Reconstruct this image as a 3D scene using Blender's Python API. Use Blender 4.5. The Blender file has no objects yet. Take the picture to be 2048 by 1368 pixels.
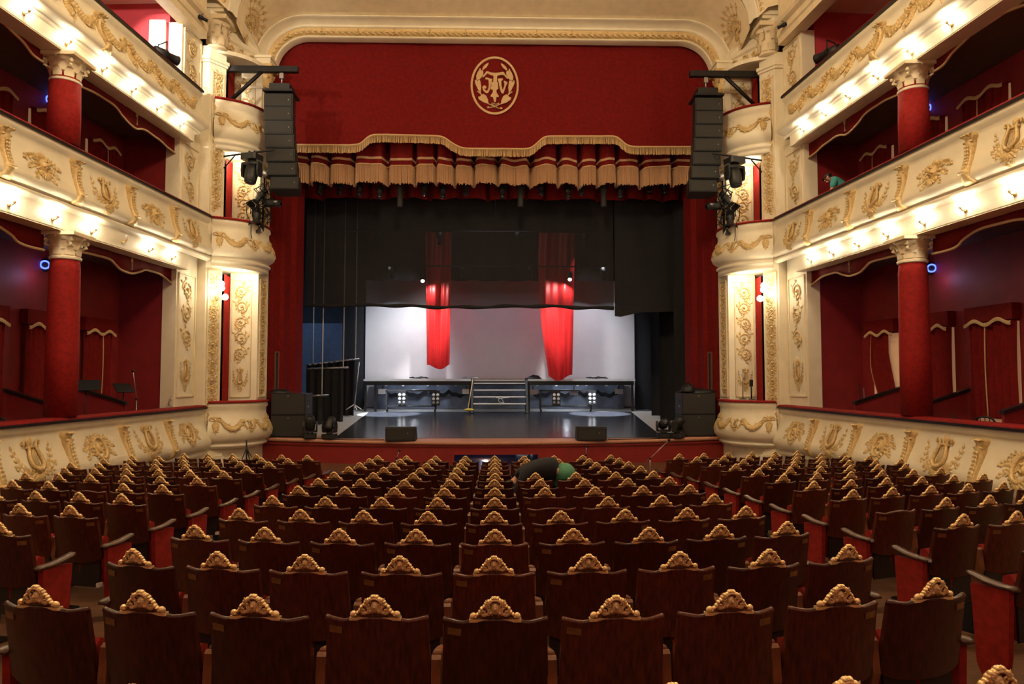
import bpy, bmesh, math, random
from mathutils import Vector, Matrix
random.seed(7)
PI = math.pi
S = bpy.context.scene
COL = S.collection
# ---------------------------------------------------------------- camera
EYE = 2.55
FPX = 1400.0
cam_d = bpy.data.cameras.new('camera')
cam_d.sensor_fit = 'HORIZONTAL'; cam_d.sensor_width = 36.0
cam_d.lens = 36.0 * FPX / 2048.0
cam_d.clip_start = 0.05; cam_d.clip_end = 200
cam = bpy.data.objects.new('camera', cam_d); COL.objects.link(cam)
cam.location = (0, 0, EYE)
cam.rotation_euler = (PI / 2 + math.atan(70 / FPX), 0, -math.atan(34 / FPX))
S.camera = cam
S.view_settings.view_transform = 'Standard'
S.view_settings.look = 'None'
S.view_settings.exposure = 0.95
S.view_settings.gamma = 1.0
S.view_settings.use_curve_mapping = False
# ---------------------------------------------------------------- world and big lights
W_ = bpy.data.worlds.new('world'); S.world = W_; W_.use_nodes = True
W_.node_tree.nodes['Background'].inputs[0].default_value = (1.0, 0.62, 0.34, 1)
W_.node_tree.nodes['Background'].inputs[1].default_value = 0.02

def light(name, kind, loc, energy, color=(1, .8, .55), size=.1, target=None, **k):
    d = bpy.data.lights.new(name, kind); d.energy = energy; d.color = color
    if kind in ('POINT', 'SPOT'): d.shadow_soft_size = size
    if kind == 'AREA': d.size = size
    for a, b in k.items(): setattr(d, a, b)
    o = bpy.data.objects.new(name, d); COL.objects.link(o); o.location = loc
    if target is not None:
        o.rotation_euler = (Vector(target) - Vector(loc)).to_track_quat('-Z', 'Y').to_euler()
    return o

WARM = (1.0, .80, .52)
# unseen fill added as for a chandelier above and rear balcony lamps behind
light('ceiling_fill_light', 'POINT', (0, 9, 14.0), 1300, WARM, .9)
for x in (-5, -1.7, 1.7, 5):
    light('rear_fill_light', 'POINT', (x, -2.6, 6.4), 60, WARM, .12)
# a theatre spotlight on the rail of the top gallery on the left, shining along it to the stage end
light('gallery_rail_spot', 'SPOT', (-8.45, 11.0, 11.6), 2600, (1, .90, .72), .12, (-8.95, 18.9, 11.35), spot_size=.30, spot_blend=.25)
light('gallery_rail_spot', 'SPOT', (-9.6, 11.0, 11.2), 700, (1, .85, .66), .15, (-9.9, 18.9, 11.6), spot_size=1.2, spot_blend=.6)
# stage working lights
STAGE_COOL = (.86, .93, 1.0)

# ---------------------------------------------------------------- materials
def new_mat(name):
    m = bpy.data.materials.new(name); m.use_nodes = True
    nt = m.node_tree
    return m, nt, nt.nodes['Principled BSDF']

def mat(name, col, rough=.6, metal=0.0, var=.12, scale=6.0, bump=0.0, bscale=40.0, emit=None, estr=0.0, spec=None, sheen=0.0, stretch=None, coat=0.0):
    m, nt, b = new_mat(name)
    b.inputs['Roughness'].default_value = rough
    b.inputs['Metallic'].default_value = metal
    if spec is not None: b.inputs['Specular IOR Level'].default_value = spec
    if sheen: b.inputs['Sheen Weight'].default_value = sheen
    if coat: b.inputs['Coat Weight'].default_value = coat; b.inputs['Coat Roughness'].default_value = .15
    tc = nt.nodes.new('ShaderNodeTexCoord')
    mp = nt.nodes.new('ShaderNodeMapping'); nt.links.new(tc.outputs['Object'], mp.inputs[0])
    if stretch: mp.inputs['Scale'].default_value = stretch
    n = nt.nodes.new('ShaderNodeTexNoise'); n.inputs['Scale'].default_value = scale; n.inputs['Detail'].default_value = 5
    nt.links.new(mp.outputs[0], n.inputs['Vector'])
    r = nt.nodes.new('ShaderNodeValToRGB')
    r.color_ramp.elements[0].position = .3; r.color_ramp.elements[1].position = .7
    r.color_ramp.elements[0].color = tuple(c * (1 - var) for c in col) + (1,)
    r.color_ramp.elements[1].color = tuple(min(1, c * (1 + var)) for c in col) + (1,)
    nt.links.new(n.outputs['Fac'], r.inputs[0]); nt.links.new(r.outputs[0], b.inputs['Base Color'])
    if bump:
        n2 = nt.nodes.new('ShaderNodeTexNoise'); n2.inputs['Scale'].default_value = bscale; n2.inputs['Detail'].default_value = 3
        nt.links.new(mp.outputs[0], n2.inputs['Vector'])
        bp = nt.nodes.new('ShaderNodeBump'); bp.inputs['Strength'].default_value = bump; bp.inputs['Distance'].default_value = .02
        nt.links.new(n2.outputs['Fac'], bp.inputs['Height']); nt.links.new(bp.outputs[0], b.inputs['Normal'])
    if emit is not None:
        b.inputs['Emission Color'].default_value = tuple(emit) + (1,); b.inputs['Emission Strength'].default_value = estr
    return m

M = dict(
    cream=mat('cream_plaster', (.80, .73, .56), .5, var=.05, scale=3, bump=.05),
    cream2=mat('cream_plaster_warm', (.77, .65, .44), .55, var=.07, scale=4, bump=.08),
    gold=mat('gold_paint', (.64, .46, .21), .45, .12, var=.20, scale=25, bump=.2, bscale=90),
    giltdark=mat('gilding_ground', (.20, .11, .035), .5, .5, var=.3, scale=60, bump=.3, bscale=150),
    gilt=mat('gilded_crest', (.80, .58, .28), .36, .35, var=.25, scale=30, bump=.25, bscale=120),
    trim=mat('gold_braid', (.62, .42, .22), .8, var=.2, scale=60, bump=.4, bscale=200),
    fringe2=mat('old_gold_fringe', (.50, .29, .16), .8, var=.2, scale=60, bump=.4, bscale=200),
    velvet=mat('red_velvet', (.145, .004, .0035), .85, var=.2, scale=9, bump=.08, bscale=150, spec=.2),
    velvet2=mat('crimson_velvet', (.25, .008, .007), .8, var=.22, scale=14, spec=.25),
    redwall=mat('red_wall_fabric', (.21, .009, .012), .6, var=.12, scale=3, bump=.05, bscale=120),
    redpaint=mat('red_painted_boards', (.22, .012, .010), .45, var=.1, scale=3),
    pinkwall=mat('rose_wall_paint', (.50, .05, .07), .6, var=.06, scale=2),
    railblack=mat('dark_rail', (.012, .009, .010), .35, var=.2),
    wood=mat('mahogany', (.050, .011, .0045), .33, var=.5, scale=9, stretch=(7, 7, .8), spec=.35),
    woodlight=mat('worn_mahogany', (.18, .060, .020), .5, var=.25, scale=9, stretch=(6, 6, 1)),
    woodarm=mat('armrest_wood', (.060, .026, .014), .30, var=.3, scale=9, stretch=(2, 8, 2), coat=.15),
    seatred=mat('seat_velvet', (.22, .012, .008), .85, var=.2, scale=20, spec=.2),
    plate=mat('seat_plate', (.20, .10, .03), .4, .3, var=.2, scale=30),
    iron=mat('black_iron', (.010, .010, .012), .5, .3, var=.2),
    black=mat('black_plastic', (.009, .009, .010), .5, var=.2, scale=12),
    blackmesh=mat('speaker_grille', (.014, .0135, .013), .6, var=.35, scale=80, bump=.3, bscale=300),
    blackcloth=mat('black_cloth', (.008, .008, .011), .95, var=.2, scale=5),
    steel=mat('steel', (.35, .36, .38), .35, .8, var=.1),
    white=mat('white_paint', (.75, .75, .75), .5, var=.05),
    parquet=mat('parquet_floor', (.10, .045, .022), .4, var=.35, scale=4, stretch=(1, 8, 1)),
    stageboard=mat('stage_apron_boards', (.42, .20, .13), .5, var=.12, scale=5, stretch=(6, 1, 1)),
    marley=mat('dance_floor_vinyl', (.026, .027, .034), .20, var=.5, scale=3, stretch=(1, 6, 1), bump=.06, bscale=5),
    greyfloor=mat('grey_stage_floor', (.42, .42, .42), .45, var=.1, scale=6),
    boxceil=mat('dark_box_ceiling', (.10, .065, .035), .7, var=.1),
    cyc=mat('grey_backcloth', (.50, .49, .52), .8, var=.03, scale=2),
    bluewall=mat('blue_black_wall', (.010, .018, .035), .7, var=.2),
    bulb=mat('bulb_glow', (1, .9, .7), .3, emit=(1, .85, .60), estr=160),
    globe=mat('globe_glow', (1, .9, .7), .3, emit=(1, .86, .62), estr=14),
    coolglow=mat('stage_lens_glow', (1, 1, 1), .3, emit=(1, .97, .93), estr=60),
    blueled=mat('blue_ring_glow', (.05, .1, 1), .3, emit=(.06, .11, 1), estr=2.2),
    skin=mat('skin', (.50, .26, .17), .5, var=.08, scale=12),
    skin2=mat('skin_pale', (.60, .36, .27), .5, var=.06, scale=12),
    teal=mat('teal_cloth', (.05, .28, .27), .8, var=.1, scale=14),
    navy=mat('navy_cloth', (.0045, .005, .010), .9, var=.15, scale=14),
    green=mat('green_trousers', (.06, .21, .12), .8, var=.1, scale=12),
    royal=mat('blue_cloth', (.02, .05, .22), .8, var=.1),
    hair=mat('dark_hair', (.012, .010, .008), .6, var=.2),
    bluegrey=mat('blue_grey_cloth', (.15, .18, .25), .8, var=.25, scale=3),
    yellow=mat('yellow_plastic', (.55, .42, .05), .5, var=.1),
)
M['pan'] = mat('dark_seat_board', (.010, .005, .004), .5, var=.3)
# every seat's wood has a tone of its own
_nt = M['wood'].node_tree; _b = _nt.nodes['Principled BSDF']; _src = _b.inputs['Base Color'].links[0].from_socket
_oi = _nt.nodes.new('ShaderNodeObjectInfo'); _mr = _nt.nodes.new('ShaderNodeMapRange'); _mr.inputs['To Min'].default_value = .65; _mr.inputs['To Max'].default_value = 1.55
_hs = _nt.nodes.new('ShaderNodeHueSaturation'); _nt.links.new(_oi.outputs['Random'], _mr.inputs['Value']); _nt.links.new(_mr.outputs[0], _hs.inputs['Value'])
_nt.links.new(_src, _hs.inputs['Color']); _nt.links.new(_hs.outputs[0], _b.inputs['Base Color'])
# sheer black gauze: half of the light passes, the cloth itself still reflects and shadows
def gauze():
    m, nt, b = new_mat('black_gauze')
    b.inputs['Base Color'].default_value = (.011, .010, .012, 1); b.inputs['Roughness'].default_value = .95
    t = nt.nodes.new('ShaderNodeBsdfTransparent'); x = nt.nodes.new('ShaderNodeMixShader')
    x.inputs[0].default_value = .85
    out = nt.nodes['Material Output']
    nt.links.new(t.outputs[0], x.inputs[1]); nt.links.new(b.outputs[0], x.inputs[2]); nt.links.new(x.outputs[0], out.inputs[0])
    return m
M['gauze'] = gauze()
def silk_mat():
    m = mat('scarlet_silk_thin', (.70, .012, .014), .45, var=.12, scale=6, sheen=.2); nt = m.node_tree; b = nt.nodes['Principled BSDF']
    t = nt.nodes.new('ShaderNodeBsdfTranslucent'); t.inputs[0].default_value = (.75, .02, .015, 1); x = nt.nodes.new('ShaderNodeMixShader'); x.inputs[0].default_value = .4
    nt.links.new(b.outputs[0], x.inputs[1]); nt.links.new(t.outputs[0], x.inputs[2]); nt.links.new(x.outputs[0], nt.nodes['Material Output'].inputs[0])
    return m
M['drape'] = silk_mat()

# ---------------------------------------------------------------- geometry collector
class G:
    def __init__(s): s.v = []; s.f = []; s.sm = []
    def add(s, vs, fs, smooth=False):
        n = len(s.v); s.v += [tuple(p) for p in vs]
        for f in fs: s.f.append(tuple(i + n for i in f)); s.sm.append(smooth)
        return s
    def box(s, c, d, rz=0.0, rx=0.0, ry=0.0):
        R = Matrix.Rotation(rz, 3, 'Z') @ Matrix.Rotation(ry, 3, 'Y') @ Matrix.Rotation(rx, 3, 'X')
        vs = [Vector(c) + R @ Vector((x * d[0] / 2, y * d[1] / 2, z * d[2] / 2)) for x in (-1, 1) for y in (-1, 1) for z in (-1, 1)]
        return s.add(vs, [(0, 1, 3, 2), (4, 6, 7, 5), (0, 4, 5, 1), (2, 3, 7, 6), (0, 2, 6, 4), (1, 5, 7, 3)])
    def prism(s, poly, h0, h1, fn=lambda x, y, h: (x, y, h)):
        n = len(poly)
        vs = [fn(x, y, h0) for x, y in poly] + [fn(x, y, h1) for x, y in poly]
        fs = [tuple(range(n))[::-1], tuple(range(n, 2 * n))] + [(i, (i + 1) % n, n + (i + 1) % n, n + i) for i in range(n)]
        return s.add(vs, fs)
    def grid(s, rows, smooth=True, close_u=False, close_v=False, caps=False):
        h = len(rows); w = len(rows[0]); vs = [p for r in rows for p in r]; fs = []
        for i in range(h if close_v else h - 1):
            for j in range(w if close_u else w - 1):
                a = i * w + j; b = i * w + (j + 1) % w; i2 = (i + 1) % h
                fs.append((a, b, i2 * w + (j + 1) % w, i2 * w + j))
        if caps:
            fs.append(tuple(range(w))[::-1]); fs.append(tuple((h - 1) * w + j for j in range(w)))
        return s.add(vs, fs, smooth)
    def tube(s, pts, r, n=8, caps=True, up=None):
        pts = [Vector(p) for p in pts]; rows = []
        prev = None
        for i, p in enumerate(pts):
            t = (pts[min(i + 1, len(pts) - 1)] - pts[max(i - 1, 0)]).normalized()
            if prev is None:
                a = Vector((0, 0, 1)) if abs(t.z) < .9 else Vector((1, 0, 0))
                u = t.cross(a).normalized()
            else:
                u = (prev - t * prev.dot(t))
                u = u.normalized() if u.length > 1e-6 else t.orthogonal().normalized()
            prev = u; w = t.cross(u)
            rr = r[i] if isinstance(r, (list, tuple)) else r
            rows.append([p + (u * math.cos(k * 2 * PI / n) + w * math.sin(k * 2 * PI / n)) * rr for k in range(n)])
        return s.grid(rows, True, close_u=True, caps=caps)
    def lathe(s, prof, c=(0, 0, 0), n=20, axis='Z', caps=True):
        rows = []
        for r, h in prof:
            row = []
            for k in range(n):
                a = k * 2 * PI / n; x, y = r * math.cos(a), r * math.sin(a)
                if axis == 'Z': q = (x, y, h)
                elif axis == 'Y': q = (x, h, y)
                else: q = (h, x, y)
                row.append((c[0] + q[0], c[1] + q[1], c[2] + q[2]))
            rows.append(row)
        return s.grid(rows, True, close_u=True, caps=caps)
    def ball(s, c, r, n=10, m=6):
        if not isinstance(r, (tuple, list)): r = (r, r, r)
        rows = []
        for i in range(m + 1):
            t = PI * (i + .001) / (m + .002)
            rows.append([(c[0] + r[0] * math.sin(t) * math.cos(2 * PI * k / n), c[1] + r[1] * math.sin(t) * math.sin(2 * PI * k / n), c[2] + r[2] * math.cos(t)) for k in range(n)])
        return s.grid(rows, True, close_u=True)
    def xf(s, fn):
        s.v = [tuple(fn(*p)) for p in s.v]; return s
    def merge(s, o):
        n = len(s.v); s.v += o.v; s.f += [tuple(i + n for i in f) for f in o.f]; s.sm += o.sm; return s
    def mesh(s, name, m, recalc=True, second=None):
        me = bpy.data.meshes.new(name)
        me.from_pydata(s.v, [], s.f)
        me.polygons.foreach_set('use_smooth', s.sm)
        me.materials.append(M[m] if isinstance(m, str) else m)
        if second:
            me.materials.append(M[second[0]])
            for i in range(second[1]): me.polygons[i].material_index = 1
        if recalc:
            b = bmesh.new(); b.from_mesh(me); bmesh.ops.recalc_face_normals(b, faces=b.faces); b.to_mesh(me); b.free()
        me.update()
        return me
    def obj(s, name, m, parent=None, label=None, **k):
        o = bpy.data.objects.new(name, s.mesh(name, m, **k)); COL.objects.link(o)
        if parent is not None: o.parent = parent
        if label: o['label'] = label
        return o

def tag(o, label, cat, group=None, kind='thing'):
    o['label'] = label; o['category'] = cat; o['kind'] = kind
    if group: o['group'] = group
    return o
def thing(name, label, cat, loc=(0, 0, 0), rz=0.0, group=None):
    o = bpy.data.objects.new(name, None); COL.objects.link(o)
    o.empty_display_size = .1
    o.location = loc; o.rotation_euler = (0, 0, rz)
    return tag(o, label, cat, group)
def struct(o):
    o['kind'] = 'structure'; return o
def dup(root, loc=None, rz=None, label=None, group=None, skip=()):
    r = root.copy(); COL.objects.link(r)
    if loc is not None: r.location = loc
    if rz is not None: r.rotation_euler = (0, 0, rz)
    if label: r['label'] = label
    if group: r['group'] = group
    for ch in list(root.children):
        if ch.name.split('.')[0] in skip: continue
        c = ch.copy(); COL.objects.link(c); c.parent = r
        for g in ch.children:
            d = g.copy(); COL.objects.link(d); d.parent = c
    return r
def lerp(a, b, t): return a + (b - a) * t
def interp(tab, x):
    if x <= tab[0][0]: return tab[0][1]
    for (x0, y0), (x1, y1) in zip(tab, tab[1:]):
        if x <= x1: return lerp(y0, y1, (x - x0) / (x1 - x0))
    return tab[-1][1]
def smooth(pts, n=4):
    """Catmull-Rom through points"""
    out = []
    for i in range(len(pts) - 1):
        p = [pts[max(i - 1, 0)], pts[i], pts[i + 1], pts[min(i + 2, len(pts) - 1)]]
        for k in range(n):
            t = k / n
            out.append(tuple(.5 * (2 * p[1][a] + (p[2][a] - p[0][a]) * t + (2 * p[0][a] - 5 * p[1][a] + 4 * p[2][a] - p[3][a]) * t * t + (-p[0][a] + 3 * p[1][a] - 3 * p[2][a] + p[3][a]) * t ** 3) for a in range(len(pts[0]))))
    return out + [tuple(pts[-1])]
ORD = ['', 'first', 'second', 'third', 'fourth', 'fifth', 'sixth', 'seventh', 'eighth', 'ninth', 'tenth', 'eleventh', 'twelfth', 'thirteenth', 'fourteenth']
SIDE = {-1: 'left', 1: 'right'}
# the side walls of the hall: s runs from the stage corner towards the audience, d goes behind the wall face
TW = .0536; LW = math.hypot(1, TW)
def W(sd, s, d, z):
    return (sd * (8.2 + (TW * s + d) / LW), 20 + (-s + TW * d) / LW, z)

def wloc(o):
    v = Vector((0, 0, 0))
    while o is not None: v = v + o.location; o = o.parent
    return v
def part(g, name, m, root, label=None):
    """a part whose shape was drawn in hall coordinates, hung under an unturned thing"""
    l = wloc(root); g.v = [(a - l.x, b - l.y, c - l.z) for a, b, c in g.v]
    return g.obj(name, m, root, label)
def whole(g, name, m, label, cat, group=None):
    """a thing that is one mesh: its origin goes to the middle of its foot"""
    xs = [p[0] for p in g.v]; ys = [p[1] for p in g.v]; zs = [p[2] for p in g.v]
    l = Vector(((min(xs) + max(xs)) / 2, (min(ys) + max(ys)) / 2, min(zs)))
    g.v = [(a - l.x, b - l.y, c - l.z) for a, b, c in g.v]
    o = g.obj(name, m); o.location = l
    return tag(o, label, cat, group)
def structure(g, name, m):
    o = g.obj(name, m); return struct(o)

# ---------------------------------------------------------------- relief ornament, drawn flat in (u, v) with height w
class Orn(G):
    def leaf(s, u, v, ang, ln, wd, h=.035):
        c, n = math.cos(ang), math.sin(ang)
        P = [(0, 0, .004), (.42, .5, h * .25), (.42, -.5, h * .25), (1, 0, h * .35), (.4, 0, h), (.75, .22, h * .3), (.75, -.22, h * .3)]
        vs = [(u + c * a * ln - n * b * wd, v + n * a * ln + c * b * wd, w) for a, b, w in P]
        return s.add(vs, [(0, 4, 1), (0, 2, 4), (1, 4, 5), (4, 2, 6), (4, 3, 5), (4, 6, 3)], True)
    def stem(s, pts, r0, r1=None, h=None, k=4):
        r1 = r0 if r1 is None else r1
        q = smooth([(p[0], p[1], p[2] if len(p) > 2 else (h if h is not None else r0 * .4)) for p in pts], k)
        n = len(q) - 1
        return s.tube(q, [lerp(r0, r1, i / n) for i in range(n + 1)], 5, True)
    def dome(s, u, v, ru, rv=None, h=.03, n=8):
        rv = rv or ru; rows = []
        for f, z in ((1, 0), (.85, .55), (.5, .88), (.08, 1)):
            rows.append([(u + ru * f * math.cos(2 * PI * k / n), v + rv * f * math.sin(2 * PI * k / n), z * h) for k in range(n)])
        return s.grid(rows, True, close_u=True)
    def spiral(s, u, v, r, turns, a0, hand=1, t0=.022, t1=.010):
        pts = []
        N = max(8, int(turns * 9))
        for i in range(N + 1):
            f = i / N; a = a0 + hand * turns * 2 * PI * f; rr = r * (1 - .88 * f)
            pts.append((u + rr * math.cos(a), v + rr * math.sin(a), t0 * .4 + .012 * f))
        return s.tube(pts, [lerp(t0, t1, i / N) for i in range(N + 1)], 5)
    def spray(s, pts, n, ln, wd, rnd, both=True, h=.035):
        q = smooth(pts, 5)
        s.stem(pts, .010, .005)
        for i in range(n):
            f = (i + .6) / n; k = min(int(f * (len(q) - 1)), len(q) - 2)
            a = math.atan2(q[k + 1][1] - q[k][1], q[k + 1][0] - q[k][0])
            for sg in ((1, -1) if both else (1,)):
                s.leaf(q[k][0], q[k][1], a + sg * (.75 + rnd.uniform(-.25, .25)), ln * (1.05 - .4 * f) * rnd.uniform(.8, 1.15), wd, h)
        s.leaf(q[-1][0], q[-1][1], a, ln * .8, wd, h)
        return s

def orn_lyre(seed=1, sc=1.0):
    o = Orn(); r = random.Random(seed)
    for g in (-1, 1):
        o.stem([(g * .02, -.17), (g * .11, -.10), (g * .115, .02), (g * .075, .14), (g * .10, .24), (g * .155, .25), (g * .15, .20)], .033, .018, .04)
        o.spray([(g * .06, -.19), (g * .20, -.17), (g * .31, -.05), (g * .37, .14)], 6, .125, .060, r)
        o.spray([(g * .10, -.20), (g * .24, -.20), (g * .37, -.10)], 4, .10, .055, r)
        o.spray([(g * .02, -.20), (g * .10, -.28), (g * .06, -.36)], 3, .10, .055, r)
        o.dome(g * .155, .225, .030, .030, .05)
    for k in range(5):
        u = -.05 + k * .025; o.stem([(u * 1.1, .17), (u, -.13)], .006, .006, .02, 1)
    o.stem([(-.11, .17), (.11, .17)], .022, .022, .03, 1); o.stem([(-.085, .13), (.085, .13)], .010, .010, .02, 1)
    o.dome(0, -.16, .09, .06, .06); o.dome(0, .255, .05, .08, .04)
    for k in range(5): o.leaf(0, -.20, -PI / 2 + (k - 2) * .45, .16, .07, .05)
    for k in range(3): o.leaf(0, .2, PI / 2 + (k - 1) * .5, .12, .06, .04)
    o.v = [(a * sc, b * sc, c) for a, b, c in o.v]; return o
def orn_wreath(seed=2, sc=1.0):
    o = Orn(); r = random.Random(seed)
    N = 22
    for k in range(N):
        a = 2 * PI * k / N; u, v = .165 * math.cos(a), .19 * math.sin(a)
        o.leaf(u, v, a + .5, .085, .05, .06)
    o.tube([(.165 * math.cos(2 * PI * k / 20), .19 * math.sin(2 * PI * k / 20), .02) for k in range(21)], .036, 6, False)
    o.tube([(.12 * math.cos(2 * PI * k / 20), .145 * math.sin(2 * PI * k / 20), .01) for k in range(21)], .012, 5, False)
    o.dome(0, .01, .085, .105, .055); o.dome(0, .05, .035, .04, .085); o.stem([(-.05, -.06), (0, -.03), (.06, -.08)], .018, .01, .06)
    for g in (-1, 1):
        o.spray([(g * .17, .02), (g * .27, .08), (g * .40, .03)], 5, .115, .058, r)
        o.spray([(g * .16, -.06), (g * .27, -.05), (g * .36, -.12)], 4, .105, .055, r)
        o.spray([(g * .10, .17), (g * .20, .21), (g * .28, .17)], 3, .10, .05, r)
    for k in range(5): o.leaf(0, -.18, -PI / 2 + (k - 2) * .5, .15, .065, .05)
    for k in range(3): o.leaf(0, .17, PI / 2 + (k - 1) * .6, .12, .065, .05)
    o.v = [(a * sc, b * sc, c) for a, b, c in o.v]; return o
def orn_mask(seed=3, sc=1.0):
    o = Orn(); r = random.Random(seed)
    o.dome(0, .0, .105, .15, .085, 12); o.dome(0, -.02, .022, .05, .125); o.dome(0, .055, .085, .028, .10)
    for g in (-1, 1):
        o.dome(g * .05, -.045, .032, .028, .10)
        for k in range(5): o.leaf(g * .07, .10 - .05 * k, PI / 2 - g * (.9 + .35 * k), .15, .07, .06)
        o.spray([(g * .11, .06), (g * .22, .14), (g * .42, .06)], 5, .14, .07, r, h=.05)
        o.spray([(g * .11, -.03), (g * .24, -.02), (g * .36, -.10)], 4, .12, .06, r)
        o.spray([(g * .08, -.12), (g * .17, -.18), (g * .24, -.24)], 3, .11, .055, r)
    o.dome(0, -.075, .035, .013, .105)
    for k in range(7): o.leaf(0, -.11, -PI / 2 + (k - 3) * .34, .19, .065, .07)
    for k in range(5): o.leaf(0, .12, PI / 2 + (k - 2) * .42, .15, .07, .06)
    o.v = [(a * sc, b * sc, c) for a, b, c in o.v]; return o
def orn_console(v1, v0, seed=4):
    """upright bracket from v1 (top) down to v0 (foot)"""
    o = Orn(); H = v1 - v0; N = 14; rows = []
    wid = [(0, .10), (.08, .115), (.14, .085), (.2, .095), (.5, .085), (.76, .075), (.8, .095), (.85, .08), (.93, .10), (1, .16)]
    hei = [(0, .10), (.07, .15), (.14, .10), (.2, .11), (.45, .06), (.7, .055), (.8, .075), (.9, .05), (1, .03)]
    for i in range(N + 1):
        f = i / N; w = interp(wid, f); h = interp(hei, f); v = v1 - H * f
        rows.append([(-w, v, -.01), (-w, v, h * .7), (-w * .6, v, h), (0, v, h * 1.1), (w * .6, v, h), (w, v, h * .7), (w, v, -.01)])
    o.grid(rows, True, caps=True)
    for g in (-1, 0, 1): o.ball((g * .075, v1 - .02, .13), (.045, .05, .045), 8, 5)
    for f in (.2, .8): o.stem([(-.10, v1 - H * f, .09 if f < .5 else .07), (.10, v1 - H * f, .09 if f < .5 else .07)], .022, .022, None, 1)
    for k in range(7):
        v = v1 - H * (.27 + .068 * k); h = interp(hei, .27 + .068 * k)
        for g in (-1, 1):
            n = len(o.v); o.leaf(0, v, -PI / 2 + g * .75, .09, .045, .03)
            o.v[n:] = [(a, b, c + h * 1.02) for a, b, c in o.v[n:]]
    return o
def orn_swag(seed=5, wd=1.05):
    o = Orn(); r = random.Random(seed); h = wd / 2
    N = 18
    for i in range(N + 1):
        f = i / N; u = -h + .1 + (wd - .2) * f; v = .12 - .30 * math.sin(PI * f); fat = .045 + .060 * math.sin(PI * f)
        o.dome(u, v, fat, fat, .05 + .5 * fat, 7)
        o.leaf(u, v, r.uniform(0, 6.3), .14, .08, .10)
        if i % 2: o.leaf(u, v, r.uniform(2.6, 6.8), .16, .08, .08)
    return o
def orn_bow(seed=6, drop=.42):
    o = Orn(); r = random.Random(seed)
    for g in (-1, 1):
        o.stem([(0, .16), (g * .10, .25), (g * .17, .17), (g * .03, .13)], .024, .018, .03)
        o.stem([(0, .15), (g * .05, .05), (g * .09, -.02), (g * .05, -.10)], .02, .012, .02)
        o.leaf(0, .18, PI / 2 + g * .5, .14, .06, .04)
    o.dome(0, .15, .05, .05, .08)
    n = 8
    for i in range(n):
        v = .06 - drop * i / n
        w = .06 + .04 * math.sin(PI * i / (n - 1)); o.dome(0, v, w, .05, .06, 7)
        for g in (-1, 1): o.leaf(0, v, -PI / 2 + g * r.uniform(.5, 1.1), .11, .05, .06)
    o.leaf(0, .06 - drop, -PI / 2, .12, .05, .04)
    return o
def orn_arabesque(L, wd=.42, lyre=True, seed=7):
    """upright scroll panel of height L, u centred, v from 0 up"""
    o = Orn(); r = random.Random(seed); v = .0
    R = wd * .40
    if lyre:
        l = orn_lyre(seed, .9 * wd / .5)
        l.v = [(a * .62, b * 1.15 + .40 * wd / .42, c * .8) for a, b, c in l.v]; o.merge(l); v = .82 * wd / .42
    mod = R * 2.05; n = max(1, int((L - v) / mod)); mod = (L - v) / n
    for i in range(n):
        c = v + mod * (i + .5); g = 1 if i % 2 else -1
        o.spiral(0, c, R, 1.7, -PI / 2, g, .024, .012)
        o.dome(0, c, .04, .04, .05)
        o.stem([(0, c - R), (-g * R * .6, c - R * .2 - mod * .0), (-g * R * .95, c + R * .5), (0, c + mod * .5)], .014, .010)
        for k in range(9):
            a = 2 * PI * k / 9 + .3
            o.leaf(.55 * R * math.cos(a), c + .55 * R * math.sin(a), a + g * 1.0, .125, .065, .04)
        for k in (-1, 1): o.leaf(0, c + k * R, PI / 2 * k + g * .8, .17, .08, .04); o.leaf(k * R * .8, c + k * R * .5, .3 * k + g * 1.4, .15, .075, .035)
        o.leaf(g * R, c, g * 1.2, .16, .07, .035); o.leaf(-g * R * .9, c + R * .6, PI / 2 + g * .9, .16, .07, .035)
    return o
def capital(r, h, sq=None, n=16):
    """leafy capital standing on z=0, r shaft radius, h height"""
    g = G()
    prof = [(r * 1.12, 0), (r * 1.18, h * .04), (r * 1.05, h * .09), (r * 1.0, h * .14), (r * 1.05, h * .5), (r * 1.22, h * .78), (r * 1.42, h * .86)]
    g.lathe(prof, n=n)
    for ring, (z0, z1, out) in enumerate(((.12, .50, .30), (.34, .74, .42))):
        for k in range(8):
            a = 2 * PI * (k + .5 * ring) / 8; ca, sa = math.cos(a), math.sin(a)
            rows = []
            for f in (0, .35, .7, .9, 1.0):
                rad = r * (1.04 + out * f ** 3); z = h * lerp(z0, z1, f) - (h * .05 if f == 1 else 0)
                w = r * .34 * (1.0, 1.1, .95, .7, .35)[int(f * 4 + .2) if f < .9 else (3 if f < 1 else 4)]
                rows.append([(ca * rad - sa * t * w, sa * rad + ca * t * w, z) for t in (-1, 0, 1)])
                rows[-1][1] = (ca * (rad + r * .07), sa * (rad + r * .07), z)
            g.grid(rows)
    for k in range(4):
        a = PI / 4 + PI / 2 * k; ca, sa = math.cos(a), math.sin(a)
        pts = []
        for i in range(14):
            f = i / 13; t = 4.2 * f; rr = r * .30 * (1 - .75 * f)
            px = r * 1.52 + rr * math.sin(t + PI) ; pz = h * .70 + rr * math.cos(t + PI) + r * .0
            pts.append((ca * px, sa * px, pz))
        g.tube([(ca * r * 1.05, sa * r * 1.05, h * .45)] + pts, r * .10, 6)
        g.ball((ca * r * 1.52, sa * r * 1.52, h * .70), r * .16, 8, 5)
        b = a + PI / 4; g.ball((math.cos(b) * r * 1.38, math.sin(b) * r * 1.38, h * .90), r * .17, 8, 5)
    q = r * 1.52
    g.box((0, 0, h * .93), (q * 2, q * 2, h * .14))
    return g

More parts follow.
